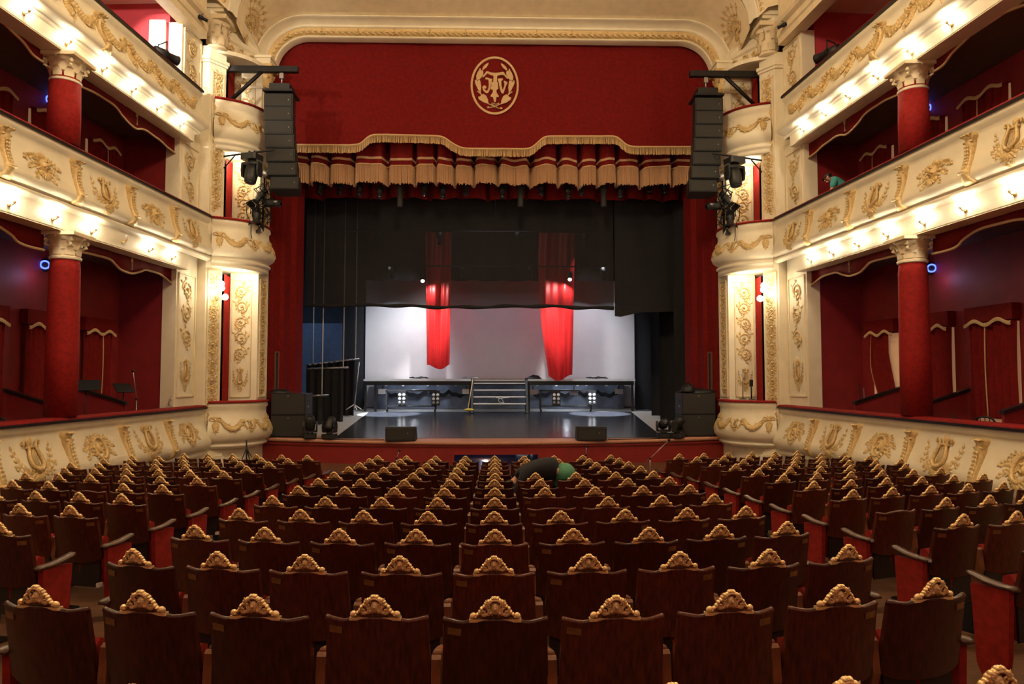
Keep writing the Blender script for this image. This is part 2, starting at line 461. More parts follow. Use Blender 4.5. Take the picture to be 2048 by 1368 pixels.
# ================================================================ side galleries
SEND = 23.0            # the galleries run on behind the camera
PROF = {               # plaster front, (d, z) from the rail down
    'low': [(-.03, 1.66), (-.05, 1.58), (.02, 1.52), (.03, 1.42), (-.03, 1.22), (-.12, 1.02), (-.20, .85), (-.24, .72), (-.20, .58), (-.10, .50), (-.02, .47), (-.09, .45), (-.09, .37), (-.04, .34), (-.04, -.6)],
    'mid': [(-.06, 7.12), (-.07, 7.00), (-.01, 6.95), (0, 6.85), (-.03, 6.65), (-.09, 6.42), (-.16, 6.22), (-.17, 6.10), (-.10, 6.03), (-.02, 6.00), (-.10, 5.97), (-.10, 5.90), (-.03, 5.86), (0, 5.84)],
    'top': [(-.05, 10.50), (-.06, 10.38), (0, 10.33), (.02, 10.22), (-.02, 10.02), (-.10, 9.82), (-.20, 9.66), (-.26, 9.56), (-.24, 9.46), (-.14, 9.40), (-.04, 9.38), (-.07, 9.35), (-.03, 9.31), (0, 9.29)],
}
TIER = {'low': 'lower', 'mid': 'middle', 'top': 'top'}
def faced(tab):
    return sorted([(z, d) for d, z in tab])
FACE = {}
for k, p in PROF.items():
    a = [(z, d) for d, z in p]; a = a[1:11] if k != 'low' else a[1:11]
    FACE[k] = sorted(a)
def on_face(sd, tier, s0, z0, flip=1):
    # reliefs stand out boldly from the plaster
    tab = FACE[tier]
    def fn(u, v, w):
        z = z0 + v; d = interp(tab, z); e = .03
        g = (interp(tab, z + e) - interp(tab, z - e)) / (2 * e); q = math.hypot(1, g)
        w *= 1.25; return W(sd, s0 + u * flip, d - w / q + .006, z + w * g / q)
    return fn
def sweep(sd, prof, s0, s1, n=2, cap=True):
    g = G()
    g.grid([[W(sd, lerp(s0, s1, i / n), d, z) for d, z in prof] for i in range(n + 1)], True)
    if cap:
        for s in (s0, s1):
            g.add([W(sd, s, d, z) for d, z in prof] + [W(sd, s, .24, prof[-1][1]), W(sd, s, .24, prof[0][1])], [tuple(range(len(prof) + 2))])
    return g
def wbox(sd, s0, s1, d0, d1, z0, z1, g=None):
    g = g or G()
    vs = [W(sd, s, d, z) for s in (s0, s1) for d in (d0, d1) for z in (z0, z1)]
    return g.add(vs, [(0, 1, 3, 2), (4, 6, 7, 5), (0, 4, 5, 1), (2, 3, 7, 6), (0, 2, 6, 4), (1, 5, 7, 3)])
def onplane(sd, d, s0, z0, flip=1):
    return lambda u, v, w: W(sd, s0 + u * flip, d - w, z0 + v)

LAMP = {}
def lamp_proto():
    g = G(); g.lathe([(.045, -.004), (.045, -.018), (.02, -.024)], axis='Y', n=10); g.tube([(0, 0, 0), (0, -.06, -.01), (0, -.10, .02)], .012, 6); g.lathe([(.022, 0), (.026, .03), (.022, .05)], (0, -.10, .02), 8)
    b = G(); b.ball((0, -.10, .115), (.034, .034, .048), 10, 6)
    LAMP['dead'] = b.mesh('bulb', M['white'])
    return g.mesh('bracket', M['gold']), b.mesh('bulb', M['bulb'])
LAMP['m'] = lamp_proto()
def balcony_lamp(sd, s, z, label, group, power, bulb=True, d=0.0):
    t = thing('balcony_lamp', label, 'lamp', W(sd, s, d, z), -sd * (PI / 2 + .0), group)
    t.rotation_euler.z = -PI / 2 if sd > 0 else PI / 2
    for nm, me in zip(('bracket', 'bulb'), LAMP['m']):
        o = bpy.data.objects.new(nm, me); COL.objects.link(o); o.parent = t
        if nm == 'bulb' and not power: o.data = LAMP['dead']
    return t

VAL_L = [(.84, 4.99), (1.15, 5.03), (1.6, 5.18), (2.0, 5.22), (2.45, 5.22), (2.75, 5.12), (3.05, 5.04), (3.45, 5.05), (3.7, 5.15), (3.95, 5.23), (4.5, 5.24), (5.45, 5.19)]
VAL_L2 = [(6.1, 5.05), (6.75, 5.06), (6.98, 5.18), (7.35, 5.28), (8.1, 5.28), (8.5, 5.22), (8.8, 5.08), (9.3, 5.05), (9.6, 5.2), (10.2, 5.25)]
VAL_U = [(.84, 8.52), (1.2, 8.58), (1.7, 8.64), (2.3, 8.70), (2.75, 8.68), (3.0, 8.60), (3.3, 8.60), (3.6, 8.70), (3.85, 8.79), (4.5, 8.82), (5.45, 8.72)]
VAL_U2 = [(6.28, 8.76), (6.6, 8.78), (6.9, 8.9), (7.3, 9.0), (7.9, 9.02), (8.5, 8.93), (8.9, 8.8), (9.4, 8.76), (10.2, 8.9)]
def valance(sd, tab, ztop, label, motif=None):
    q = smooth(tab, 4); n = len(q) - 1; s0, s1 = q[0][0], q[-1][0]
    root = thing('valance', label, 'valance', W(sd, (s0 + s1) / 2, .42, ztop - .5))
    rows = []
    for i, (s, z) in enumerate(q):
        dd = .40 + .012 * math.sin(s * 9)
        rows.append([W(sd, s, dd, z), W(sd, s, dd, ztop), W(sd, s, dd + .03, ztop), W(sd, s, dd + .03, z)])
    part(G().grid(rows, True, close_u=True, caps=True), 'cloth', 'velvet', root)
    part(G().tube([W(sd, s, .385 + .012 * math.sin(s * 9), z) for s, z in q], .028, 6), 'braid', 'trim', root)
    if motif:
        o = Orn(); o.stem([(0, .09), (.03, .14), (0, .16), (-.03, .13), (.0, .05), (0, -.08)], .014, .010); o.dome(0, -.1, .02, .02, .02); o.dome(.03, .1, .025, .03, .02)
        part(o.xf(onplane(sd, .39, motif, lerp(interp(tab, motif), ztop, .50), -sd)), 'motif', 'trim', root)
    return root

def column(sd, s, z0, z1, label):
    root = thing('column', label, 'column', W(sd, s, .16, z0))
    x, y, _ = root.location; R = .295; H = z1 - z0; ch = .50
    g = G(); g.lathe([(R * 1.0, .0), (R * 1.0, H * .35), (R * .93, H * .8), (R * .88, H - ch - .03)], n=28); g.obj('shaft', 'velvet2', root)
    g = capital(R * .86, ch); g.xf(lambda a, b, c: (a, b, c + H - ch)); o = g.obj('capital', 'cream2', root); o.rotation_euler.z = 0
    g = G(); g.lathe([(R * .9, 0), (R * .98, .015), (R * .98, .045), (R * .9, .06)], (0, 0, H - ch - .03), 28); g.obj('necking', 'cream', root)
    return root

def door_curtain(sd, s0, s1, zb, zt, label, style='shut', pel=True, glow=0.0):
    d = 1.72; root = thing('door_curtain', label, 'curtain', W(sd, (s0 + s1) / 2, d, zb))
    w = s1 - s0; rnd = random.Random(int(s0 * 100) + sd)
    if pel:
        part(wbox(sd, s0 - .05, s1 + .05, d - .12, d + .06, zt - .02, zt + .30), 'pelmet', 'velvet', root)
    q = [(s0 - .04 + (w + .08) * i / 24, zt - .05 + .05 * math.sin(i / 24 * 4 * PI - 1.2) + (0 if pel else -.02)) for i in range(25)]
    g = G(); g.grid([[W(sd, s, d - .14, z - .04), W(sd, s, d - .16, z), W(sd, s, d - .14, z + .04)] for s, z in q], True)
    part(g, 'braid', 'trim', root)
    # cloth
    N = 40; rows = []
    for k in range(13):
        f = k / 12; row = []
        for i in range(N + 1):
            e = i / N
            s = lerp(s0, s1, e); z = lerp(zt - .05, zb, f)
            if style == 'twist':
                a = s0 + .12 + .26 * f - .16 * math.sin(f * 3); b = s0 + .85 + 0.55 * max(0, f - .25)
                s = lerp(a + max(0, f - .45) * .5, b, e)
            elif style == 'gap': s = lerp(s0, s1 + .07 - .03 * f, e)
            row.append(W(sd, s, d - .04 + .035 * math.sin(e * 40 + .6 * math.sin(f * 4)) - .02, z))
        rows.append(row)
    part(G().grid(rows, True), 'cloth', 'velvet', root)
    mid = N // 2 - 4 if style != 'twist' else 2
    part(G().tube([Vector(r[mid]) - Vector(W(sd, 0, .03, 0)) + Vector(W(sd, 0, 0, 0)) for r in rows], .014, 5), 'edge_braid', 'trim', root)
    return root

NTH = {1: 'first', 2: 'second', 3: 'third', 4: 'fourth', 5: 'fifth', 6: 'sixth', 7: 'seventh', 8: 'eighth', 9: 'ninth'}
def gallery(sd):
    me = SIDE[sd]; fl = -sd
    # --- plaster parapets with their rails and reliefs
    for tier, s0, zr in (('low', 0.0, 1.70), ('mid', 0.0, 7.15), ('top', .62, 10.53)):
        root = thing('balcony_parapet', f'cream plaster parapet with gilded reliefs on the {me} wall, {TIER[tier]} tier', 'parapet', W(sd, 5, 0, {'low': -.6, 'mid': 5.43, 'top': 8.98}[tier]))
        part(sweep(sd, PROF[tier], s0, SEND), 'plaster_front', 'cream', root)
        part(wbox(sd, s0 - .02, SEND, -.10, .24, zr - .05, zr), 'rail_edge', 'railblack', root)
        g = G(); pr = [(-.08, zr), (-.08, zr + .03), (-.04, zr + .055), (.18, zr + .06), (.235, zr + .03), (.235, zr)]
        g.grid([[W(sd, s, d, z) for d, z in pr] for s in (s0 - .01, SEND)], True, caps=True)
        part(g, 'rail_cushion', 'velvet2', root)
        if tier != 'low':
            zf = 5.86 if tier == 'mid' else 9.31; zb = 5.43 if tier == 'mid' else 8.98; s1 = 1.2
            g = wbox(sd, .9 if tier == 'top' else 1.08, 1.2, 0, .24, zb, zf); part(g, 'fascia_end', 'cream', root)
            g = G(); pr = [(.0, zf), (0, zb + .03), (.012, zb + .03), (.012, zb + .012), (.0, zb), (.40, zb), (.40, zf)]
            g.grid([[W(sd, s, d, z) for d, z in pr] for s in (s1, SEND)], False, close_u=True, caps=True); part(g, 'lamp_fascia', 'cream', root)
        far = 12.0
        if tier == 'low':
            k = 0; s = 1.06
            while s < far:
                o = orn_wreath(k + 11, 1.15) if k % 2 == 0 else orn_lyre(k + 11, 1.25)
                part(o.xf(on_face(sd, 'low', s, 1.04, fl)), 'wreath_relief' if k % 2 == 0 else 'lyre_relief', 'gold', root)
                part(orn_console(1.46, .51, k).xf(on_face(sd, 'low', s + .96, 0, fl)), 'console_relief', 'gold', root)
                s += 1.93; k += 1
        elif tier == 'mid':
            k = 0; s = 1.05
            while s < far:
                o = orn_lyre(k + 31, 1.1) if k % 2 == 0 else orn_mask(k + 31, 1.0)
                part(o.xf(on_face(sd, 'mid', s, 6.50, fl)), 'lyre_relief' if k % 2 == 0 else 'mask_relief', 'gold', root)
                part(orn_console(6.93, 6.02, k).xf(on_face(sd, 'mid', s + .97, 0, fl)), 'console_relief', 'gold', root)
                s += 1.93; k += 1
        else:
            k = 0; s = 1.42
            while s < far:
                if k % 5 == 4:
                    part(orn_console(10.30, 9.44, k).xf(on_face(sd, 'top', s - .02, 0, fl)), 'console_relief', 'gold', root); s += .52; k += 1
                    continue
                part(orn_swag(k + 51, 1.0).xf(on_face(sd, 'top', s, 10.0, fl)), 'swag_relief', 'gold', root)
                if k % 5 != 3: part(orn_bow(k + 71).xf(on_face(sd, 'top', s + .55, 9.98, fl)), 'bow_relief', 'gold', root)
                s += 1.1 if k % 5 != 3 else .55; k += 1
    # --- lamps under the two balconies
    for tier, z, ss in (('mid', 5.60, (1.95, 3.03, 4.13, 5.23, 6.42, 7.55, 8.69)), ('top', 9.17, (1.70, 2.83, 3.92, 5.03, 6.2, 7.36))):
        for k, s in enumerate(ss):
            dead = tier == 'mid' and sd < 0 and k == 2
            balcony_lamp(sd, s, z, f'small lit bracket lamp under the {me} {TIER[tier]} balcony, {NTH[k + 1]} lamp from the stage', f'lamps under the {me} {TIER[tier]} balcony', 0 if dead else 15)
    for z, d in ((5.7, -.16), (9.28, -.16)):            # lamps of the same rows further back, outside the view
        for s in (9.9, 11.6, 13.5, 15.5, 18):
            light('balcony_lamp_light', 'POINT', W(sd, s, d, z), 20, WARM, .05)
    # --- columns and velvet valances
    column(sd, 5.78, 1.765, 5.425, f'red velvet column with cream leaf capital on the {me} wall, lower tier')
    column(sd, 5.95, 7.215, 8.975, f'red velvet column with cream leaf capital on the {me} wall, middle tier')
    valance(sd, VAL_L, 5.45, f'red braided valance, {me} lower tier, between pier and column', 3.05)
    valance(sd, VAL_L2, 5.45, f'red braided valance, {me} lower tier, on the audience side of its column')
    valance(sd, VAL_U, 9.02, f'red braided valance, {me} middle tier, between pier and column', 3.0)
    valance(sd, VAL_U2, 9.02, f'red braided valance, {me} middle tier, on the audience side of its column')
    # --- pier next to the stage boxes
    root = thing('wall_pier', f'cream pier with gilded scroll panels beside the stage boxes, {me} wall', 'pier', W(sd, .6, .4, -.6))
    part(wbox(sd, .06, 1.2, .25, .62, -.6, 12.2), 'pier_body', 'cream', root)
    for z0, z1, ly in ((2.02, 5.36, True), (7.32, 8.95, False), (10.7, 12.1, False)):
        c0, c1 = .16, 1.08
        g = G()
        for a in (c0, c1): wbox(sd, a - .02, a + .02, .22, .26, z0, z1, g)
        for z in (z0, z1): wbox(sd, c0, c1, .22, .26, z - .02, z + .02, g)
        part(g, 'panel_frame', 'cream2', root)
        part(orn_arabesque(z1 - z0 - .15, .62, ly, int(z0 * 7)).xf(onplane(sd, .25, .62, z0 + .07, fl)), 'scroll_relief', 'gold', root)
    # --- the inside of the boxes
    g = G()
    wbox(sd, 1.15, SEND, 1.8, 1.95, -.6, 5.45, g); wbox(sd, 1.15, SEND, 1.8, 1.95, 6.0, 9.0, g)
    wbox(sd, 1.0, 1.17, .6, 1.9, -.6, 5.45, g); wbox(sd, 1.0, 1.17, .6, 1.9, 6.0, 9.0, g)
    structure(g, f'wall_{me}', 'redwall')
    g = G(); wbox(sd, -.3, SEND, 3.6, 3.75, 9.5, 13.0, g); wbox(sd, -.3, 1.17, .62, 3.7, 9.5, 12.9, g)
    structure(g, f'wall_{me}.001', 'pinkwall')
    structure(wbox(sd, 1.15, SEND, .02, 1.9, .4, .75), 'floor_gallery', 'parquet')
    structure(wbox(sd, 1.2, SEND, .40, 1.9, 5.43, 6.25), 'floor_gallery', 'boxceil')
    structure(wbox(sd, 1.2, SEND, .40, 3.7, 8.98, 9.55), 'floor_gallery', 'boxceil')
    # --- beam over the top gallery and the wall above it
    g = G(); pr = [(.35, 12.15), (-.02, 12.15), (-.02, 12.34), (-.06, 12.38), (-.06, 12.55), (-.16, 12.62), (-.20, 12.72), (0, 12.80), (0, 16.2), (.35, 16.2)]
    g.grid([[W(sd, s, d, z) for d, z in pr] for s in (.35, SEND)], False, close_u=True, caps=True)
    structure(g, 'trim_1' if sd < 0 else 'trim_2', 'cream2')
    for k, s in enumerate((2.2, 5.4, 8.6)):
        o = orn_arabesque(2.4, .8, False, 90 + k); o.v = [(b - 1.2, a, c) for a, b, c in o.v]
        whole(Orn().merge(o).xf(onplane(sd, -.01, s, 13.35, fl)), 'frieze_relief', 'gold', f'gilded scroll relief on the frieze above the {me} top gallery, {NTH[k + 1]} from the stage', 'relief', f'frieze reliefs above the {me} top gallery')
    structure(wbox(sd, .35, SEND, .3, 3.7, 12.75, 12.95), 'ceiling_gallery', 'cream')
    for k, s in enumerate((2.9, 6.2, 9.5)):
        whole(wbox(sd, s, s + .42, .3, 3.6, 12.28, 12.76), 'ceiling_beam', 'cream2', f'cream cross beam under the roof of the {me} top gallery, {NTH[k + 1]} from the stage', 'beam', f'beams of the {me} top gallery')
    # --- doors and curtains at the back of the boxes
    wide = 'left' if sd < 0 else 'right'
    door_n = 0
    for k, (a, b) in enumerate(((1.68, 2.80), (3.72, 4.76), (5.38, 6.58))):
        if sd < 0: st, = ('shut',)
        else: st = ('twist', 'gap', 'gap')[k]
        door_curtain(sd, a, b, 1.7 if st != 'twist' else 1.62, 3.72, f'{"twisted" if st == "twist" else "red"} door curtain under braided pelmet, {me} lower tier, {NTH[k + 1]} from the stage', st)
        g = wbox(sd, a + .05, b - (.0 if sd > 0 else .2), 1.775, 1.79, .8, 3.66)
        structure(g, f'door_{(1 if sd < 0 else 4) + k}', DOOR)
        door_curtain(sd, a, b, 6.4, 8.52, f'dark red door curtain with gold braid, {me} middle tier, {NTH[k + 1]} from the stage', 'gap', pel=False)
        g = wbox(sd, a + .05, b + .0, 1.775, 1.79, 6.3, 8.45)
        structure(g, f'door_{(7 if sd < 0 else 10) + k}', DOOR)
    # --- low partitions between the boxes
    for k, s in enumerate((2.95, 5.30, 7.65)):
        root = thing('box_partition', f'low sloping dark-topped partition, {me} lower tier, {NTH[k + 1]} from the stage', 'partition', W(sd, s, 1.0, .75), 0, f'partitions of the {me} lower boxes')
        g = G(); vs = [W(sd, s + e, d, z) for e in (-.03, .03) for d, z in ((.5, .75), (1.70, .75), (1.70, 2.25), (.5, 1.88))]
        g.add(vs, [(0, 1, 2, 3), (4, 5, 6, 7), (0, 1, 5, 4), (1, 2, 6, 5), (2, 3, 7, 6), (3, 0, 4, 7)])
        part(g, 'partition_panel', 'redwall', root)
        g = G(); vs = [W(sd, s + e, d, z) for e in (-.06, .06) for d, z in ((.48, 1.88), (1.70, 2.25), (1.70, 2.32), (.48, 1.95))]
        g.add(vs, [(0, 1, 2, 3), (4, 5, 6, 7), (0, 1, 5, 4), (1, 2, 6, 5), (2, 3, 7, 6), (3, 0, 4, 7)])
        part(g, 'partition_cap', 'railblack', root)
    # --- round lights with a blue ring
    for tier, z in (('lower', 5.08), ('middle', 8.88)):
        root = thing('ring_spotlight', f'round black ceiling light with a glowing blue ring, {me} {tier} tier', 'spotlight', W(sd, 4.15, 1.74, z))
        x, y, zz = root.location
        ang = math.atan2(-y, -x)
        g = G(); g.lathe([(.05, .0), (.13, .02), (.15, .08), (.15, .22), (.12, .26)], axis='X', n=20); g.tube([(.15, 0, .12), (.15, 0, .36)], .02, 6)
        b = G(); b.tube([(-.012, .085 * math.cos(2 * PI * k / 24), .085 * math.sin(2 * PI * k / 24)) for k in range(25)], .018, 6, False)
        for gg, nm, mm in ((g, 'housing', 'black'), (b, 'blue_ring', 'blueled')):
            gg.xf(lambda X, Y, Z: (-X, Y, Z)); o = gg.obj(nm, mm, root)
        root.rotation_euler.z = ang
        if tier == 'lower': light('ring_light', 'POINT', (x + .45 * math.cos(ang), y + .45 * math.sin(ang), z - .30), 3.2, (.50, .38, .80), .1)
DOOR = mat('door_corridor_glow', (.58, .40, .25), .6, var=.04, emit=(1, .5, .24), estr=.10)  # panel itself glows, standing in for light from the corridor behind
for sd in (-1, 1): gallery(sd)

# ================================================================ stage boxes and proscenium
def mir(sd): return lambda x, y, z: (sd * x, y, z)
def extr(poly, z0, z1, g=None):
    g = g or G(); return g.prism(poly, z0, z1)
def grow(poly, e):
    cx = sum(p[0] for p in poly) / len(poly); cy = sum(p[1] for p in poly) / len(poly)
    out = []
    for x, y in poly:
        l = math.hypot(x - cx, y - cy); out.append((x + (x - cx) / l * e, y + (y - cy) / l * e))
    return out
def face_map(p0, p1, z0):
    """flat upright face from p0 to p1 (plan), u centred between them, w towards the hall's middle"""
    dx, dy = p1[0] - p0[0], p1[1] - p0[1]; l = math.hypot(dx, dy); dx /= l; dy /= l
    nx, ny = -dy, dx
    if nx * (0 - p0[0]) + ny * (10 - p0[1]) < 0: nx, ny = -nx, -ny
    mx, my = (p0[0] + p1[0]) / 2, (p0[1] + p1[1]) / 2
    return lambda u, v, w: (mx + dx * u + nx * w, my + dy * u + ny * w, z0 + v)
def frame_rect(u0, u1, v0, v1, t=.02, w=.03):
    g = G()
    for u in (u0, u1): g.box((u, (v0 + v1) / 2, w / 2), (t * 2, v1 - v0, w))
    for v in (v0, v1): g.box(((u0 + u1) / 2, v, w / 2), (u1 - u0, t * 2, w))
    return g
PIL = [(8.55, 19.97), (8.22, 19.97), (7.93, 20.42), (8.15, 20.78), (8.7, 20.78)]
BS, BE = Vector((8.12, 20.10)), Vector((7.02, 21.78))
BN = Vector((-(BE - BS).y, (BE - BS).x)).normalized()
if BN.x > 0: BN = -BN
def box_plan(t, e):
    p = BS.lerp(BE, t) + BN * (.40 * 4 * t * (1 - t)); q = (BE - BS) + BN * (.40 * 4 * (1 - 2 * t))
    n = Vector((-q.y, q.x)).normalized()
    if n.x > 0: n = -n
    return p + n * e
BOXP = {'lower': [(.02, 1.80), (.04, 1.70), (-.02, 1.62), (-.01, 1.48), (.05, 1.32), (.15, 1.14), (.20, .98), (.17, .82), (.08, .70), (-.03, .64), (.03, .62), (.03, .55), (-.10, .51), (-.22, .46), (-.26, .30), (-.26, -.6)],
        'middle': [(.02, 7.10), (.04, 6.99), (-.02, 6.92), (-.01, 6.80), (.06, 6.60), (.17, 6.40), (.20, 6.24), (.14, 6.10), (.03, 6.02), (-.03, 5.98), (.04, 5.95), (.05, 5.88), (.0, 5.86), (-.02, 5.80), (.0, 5.74), (-.05, 5.70), (-.5, 5.70)],
        'top': [(.02, 10.60), (.04, 10.48), (-.02, 10.41), (-.01, 10.28), (.06, 10.08), (.17, 9.86), (.20, 9.70), (.14, 9.56), (.03, 9.47), (-.03, 9.43), (.04, 9.40), (.05, 9.33), (.0, 9.31), (-.02, 9.25), (.0, 9.18), (-.05, 9.15), (-.5, 9.15)]}
def stage_side(sd):
    me = SIDE[sd]; m_ = mir(sd); rg = random.Random(5)
    def P(g, n, m, root): return part(g.xf(m_), n, m, root)
    # corner pilaster with capital
    root = thing('corner_pilaster', f'tall cream pilaster with leaf capital at the stage corner of the {me} wall', 'pilaster', (sd * 8.25, 20.35, -.6))
    P(extr(PIL, -.6, 12.0), 'shaft', 'cream', root)
    P(G().merge(extr(grow(PIL, .16), -.6, .30)).merge(extr(grow(PIL, .10), .30, .38)).merge(extr(grow(PIL, .05), .38, .46)), 'plinth', 'cream', root)
    P(extr(grow(PIL, .05), 11.62, 11.70).merge(extr(grow(PIL, -.02), 11.98, 12.12)).merge(extr(grow(PIL, .09), 11.70, 11.80)), 'neck_moulding', 'cream', root)
    c = capital(.29, .92); c.xf(lambda a, b, z: (a * .92 + 8.16, b * .92 + 20.26, z + 12.08)); P(c, 'capital', 'cream2', root)
    P(extr(grow(PIL, .14), 12.98, 13.12), 'abacus', 'cream', root)
    fm = face_map((8.20, 20.0), (7.95, 20.40), 0)
    P(frame_rect(-.19, .19, .7, 5.6).xf(fm), 'panel_frame', 'cream2', root); P(frame_rect(-.19, .19, 7.2, 11.4).xf(fm), 'panel_frame', 'cream2', root)
    o = orn_arabesque(4.6, .30, False, 3); o2 = orn_arabesque(4.0, .30, False, 8); o2.v = [(a, b + 6.6, w) for a, b, w in o2.v]
    for q in (o, o2): P(q.xf(lambda u, v, w: fm(u, v + .8, w)), 'scroll_relief', 'gold', root)
    # jamb between the box and the proscenium
    JA = [(8.09, 21.50), (7.41, 21.50), (7.41, 21.45), (7.23, 21.45), (7.15, 22.15), (8.4, 22.15)]
    root = thing('box_jamb', f'cream jamb with gilded lyre panel between the {me} stage box and the proscenium', 'jamb', (sd * 7.8, 21.8, -.6))
    P(extr(JA, -.6, 12.0), 'shaft', 'cream', root)
    P(extr(grow(JA, .06), 11.48, 11.56), 'neck_moulding', 'cream', root)
    fm = face_map((8.07, 21.50), (7.41, 21.50), 0); fn = face_map((7.225, 21.47), (7.155, 22.1), 0)
    o = Orn(); g = G()
    for z0, z1, ly in ((1.95, 5.5, True), (7.15, 9.0, False), (10.65, 11.9, False)):
        a = orn_arabesque(z1 - z0 - .2, .50, ly, 12); a.v = [(u, v + z0 + .1, w) for u, v, w in a.v]
        P(a.xf(fm), 'scroll_relief', 'gold', root); P(frame_rect(-.29, .29, z0, z1).xf(fm), 'panel_frame', 'cream2', root)
    o = Orn(); g = G()
    for z0, z1 in ((1.95, 5.55), (7.15, 9.1), (10.65, 11.4)):
        a = orn_arabesque(z1 - z0 - .2, .34, False, 14); a.v = [(u, v + z0 + .1, w) for u, v, w in a.v]
        P(a.xf(fn), 'side_relief', 'gold', root); P(frame_rect(-.22, .22, z0, z1).xf(fn), 'side_frame', 'cream2', root)
    c = capital(.22, .72); c.xf(lambda a, b, z: (a + 7.26, b + 21.74, z + 11.54)); P(c, 'capital', 'gold', root)
    P(G().box((7.30, 21.80, 12.36), (.62, .66, .20)).box((7.30, 21.80, 12.5), (.70, .74, .08)), 'abacus', 'cream', root)
    # entablature over the box
    g = G(); a, b = Vector((8.05, 20.25)), Vector((7.36, 21.62)); d = (b - a).normalized(); n = Vector((d.y, -d.x)); n = n if n.x < 0 else -n
    pr = [(-.5, 12.02), (.02, 12.02), (.02, 12.10), (-.02, 12.12), (-.02, 12.50), (.05, 12.55), (.09, 12.64), (0, 12.70), (-.5, 12.70)]
    g.grid([[tuple(p + n * e) + (z,) for e, z in pr] for p in (a, b)], False, close_u=True, caps=True)
    structure(g.xf(m_), 'trim_3' if sd < 0 else 'trim_4', 'cream')
    fe = face_map(tuple(a), tuple(b), 12.31); o = Orn()
    for k in (-1, 0, 1):
        o.spiral(k * .42, 0, .14, 1.6, 1.0, k or 1, .022, .01); o.dome(k * .42, 0, .04, .04, .04)
        for q in range(6): o.leaf(k * .42 + .1 * math.cos(q), .1 * math.sin(q), q + .8, .1, .05, .03)
    whole(o.xf(lambda u, v, w: m_(*fe(u, v, w + .02))), 'frieze_relief', 'gold', f'gilded scroll relief over the {me} stage box, below the proscenium arch', 'relief')
    # box floors, ceilings and the red cloth at the back
    for z0, z1 in ((.5, .8), (5.72, 6.1), (9.17, 9.5), (12.0, 12.12)):
        pl = [tuple(box_plan(i / 8, -.06)) for i in range(9)] + [(8.35, 21.9), (8.75, 20.3)]
        structure(extr(pl, z0, z1).xf(m_), 'floor_box', 'cream')
    structure(G().box((8.72, 21.3, 6), (.12, 1.9, 13)).xf(m_), 'wall_box', 'redwall')
    for tr, z0, z1 in (('lower', .8, 5.6), ('middle', 6.1, 9.1), ('top', 9.5, 12.0)):
        rows = []
        for k in range(7):
            f = k / 6
            rows.append([(lerp(8.03, 8.095, i / 24) + .012 * math.sin(i * 1.3), lerp(20.84, 21.47, i / 24), lerp(z1, z0, f)) for i in range(25)])
        whole(G().grid(rows).xf(m_), 'box_curtain', 'velvet2', f'red curtain hanging inside the {me} stage box, {tr} tier', 'curtain')
    # curved balcony fronts
    for tr in ('lower', 'middle', 'top'):
        pf = BOXP[tr]; zr = pf[0][1]
        root = thing('box_balcony', f'curved cream balcony of the {me} stage box with garland reliefs, {tr} tier', 'balcony', (sd * 7.6, 21.0, pf[-1][1]))
        N = 20
        P(G().grid([[tuple(box_plan(i / N, e)) + (z,) for e, z in pf] for i in range(N + 1)]), 'plaster_front', 'cream', root)
        pr = [(-.22, zr), (.06, zr), (.09, zr + .02), (.06, zr + .06), (-.2, zr + .065), (-.24, zr + .03)]
        P(G().grid([[tuple(box_plan(i / N, e)) + (z,) for e, z in pr] for i in range(N + 1)], True, close_u=True, caps=True), 'rail_cushion', 'velvet2', root)
        tab = sorted([(z, e) for e, z in pf[1:10]]); zc = zr - .62
        def fb(u, v, w):
            t = .5 + u / 2.05; e = interp(tab, zc + v); p = box_plan(t, e + w); return (p[0], p[1], zc + v)
        o = Orn()
        for k in (-1, 1):
            a = orn_swag(41 + k, .72); a.v = [(u + k * .48, v * .8 + .03, w * .8) for u, v, w in a.v]; o.merge(a)
            a = orn_bow(43 + k, .30); a.v = [(u * .8 + k * .86, v * .8 + .02, w * .8) for u, v, w in a.v]; o.merge(a)
        a = orn_lyre(45, .62); a.v = [(u * .7, v * .85 - .02, w) for u, v, w in a.v]; o.merge(a)
        P(o.xf(fb), 'garland_relief', 'gold', root)
    # sconce of glass globes on the pilaster
    root = thing('wall_sconce', f'lit wall sconce of glass globes on the pilaster beside the {me} stage box', 'sconce', (sd * 7.98, 20.22, 4.95))
    P(G().ball((7.99, 20.24, 4.95), (.07, .07, .22)), 'back_plate', 'gold', root)
    for k, (dx, dy, dz) in enumerate(((-.30, -.16, -.12), (-.05, -.30, .0), (-.16, -.10, .27), (-.24, -.28, .12))):
        q = (8.0 + dx, 20.24 + dy, 4.95 + dz)
        P(G().tube(smooth([(7.99, 20.22, 4.9), (7.99 + dx * .6, 20.24 + dy * .6, 4.83 + dz * .5), (q[0], q[1], q[2] - .09)], 4), .012, 6), 'arm', 'gold', root)
        P(G().ball(q, .088, 14, 8), 'globe', 'globe', root)
    # small lamps inside the box ceilings
    light('box_lamp', 'POINT', (sd * 7.75, 20.85, 9.0), 26, WARM, .06)
    light('box_lamp', 'POINT', (sd * 7.62, 20.75, 5.5), 26, WARM, .06)

for sd in (-1, 1): stage_side(sd)

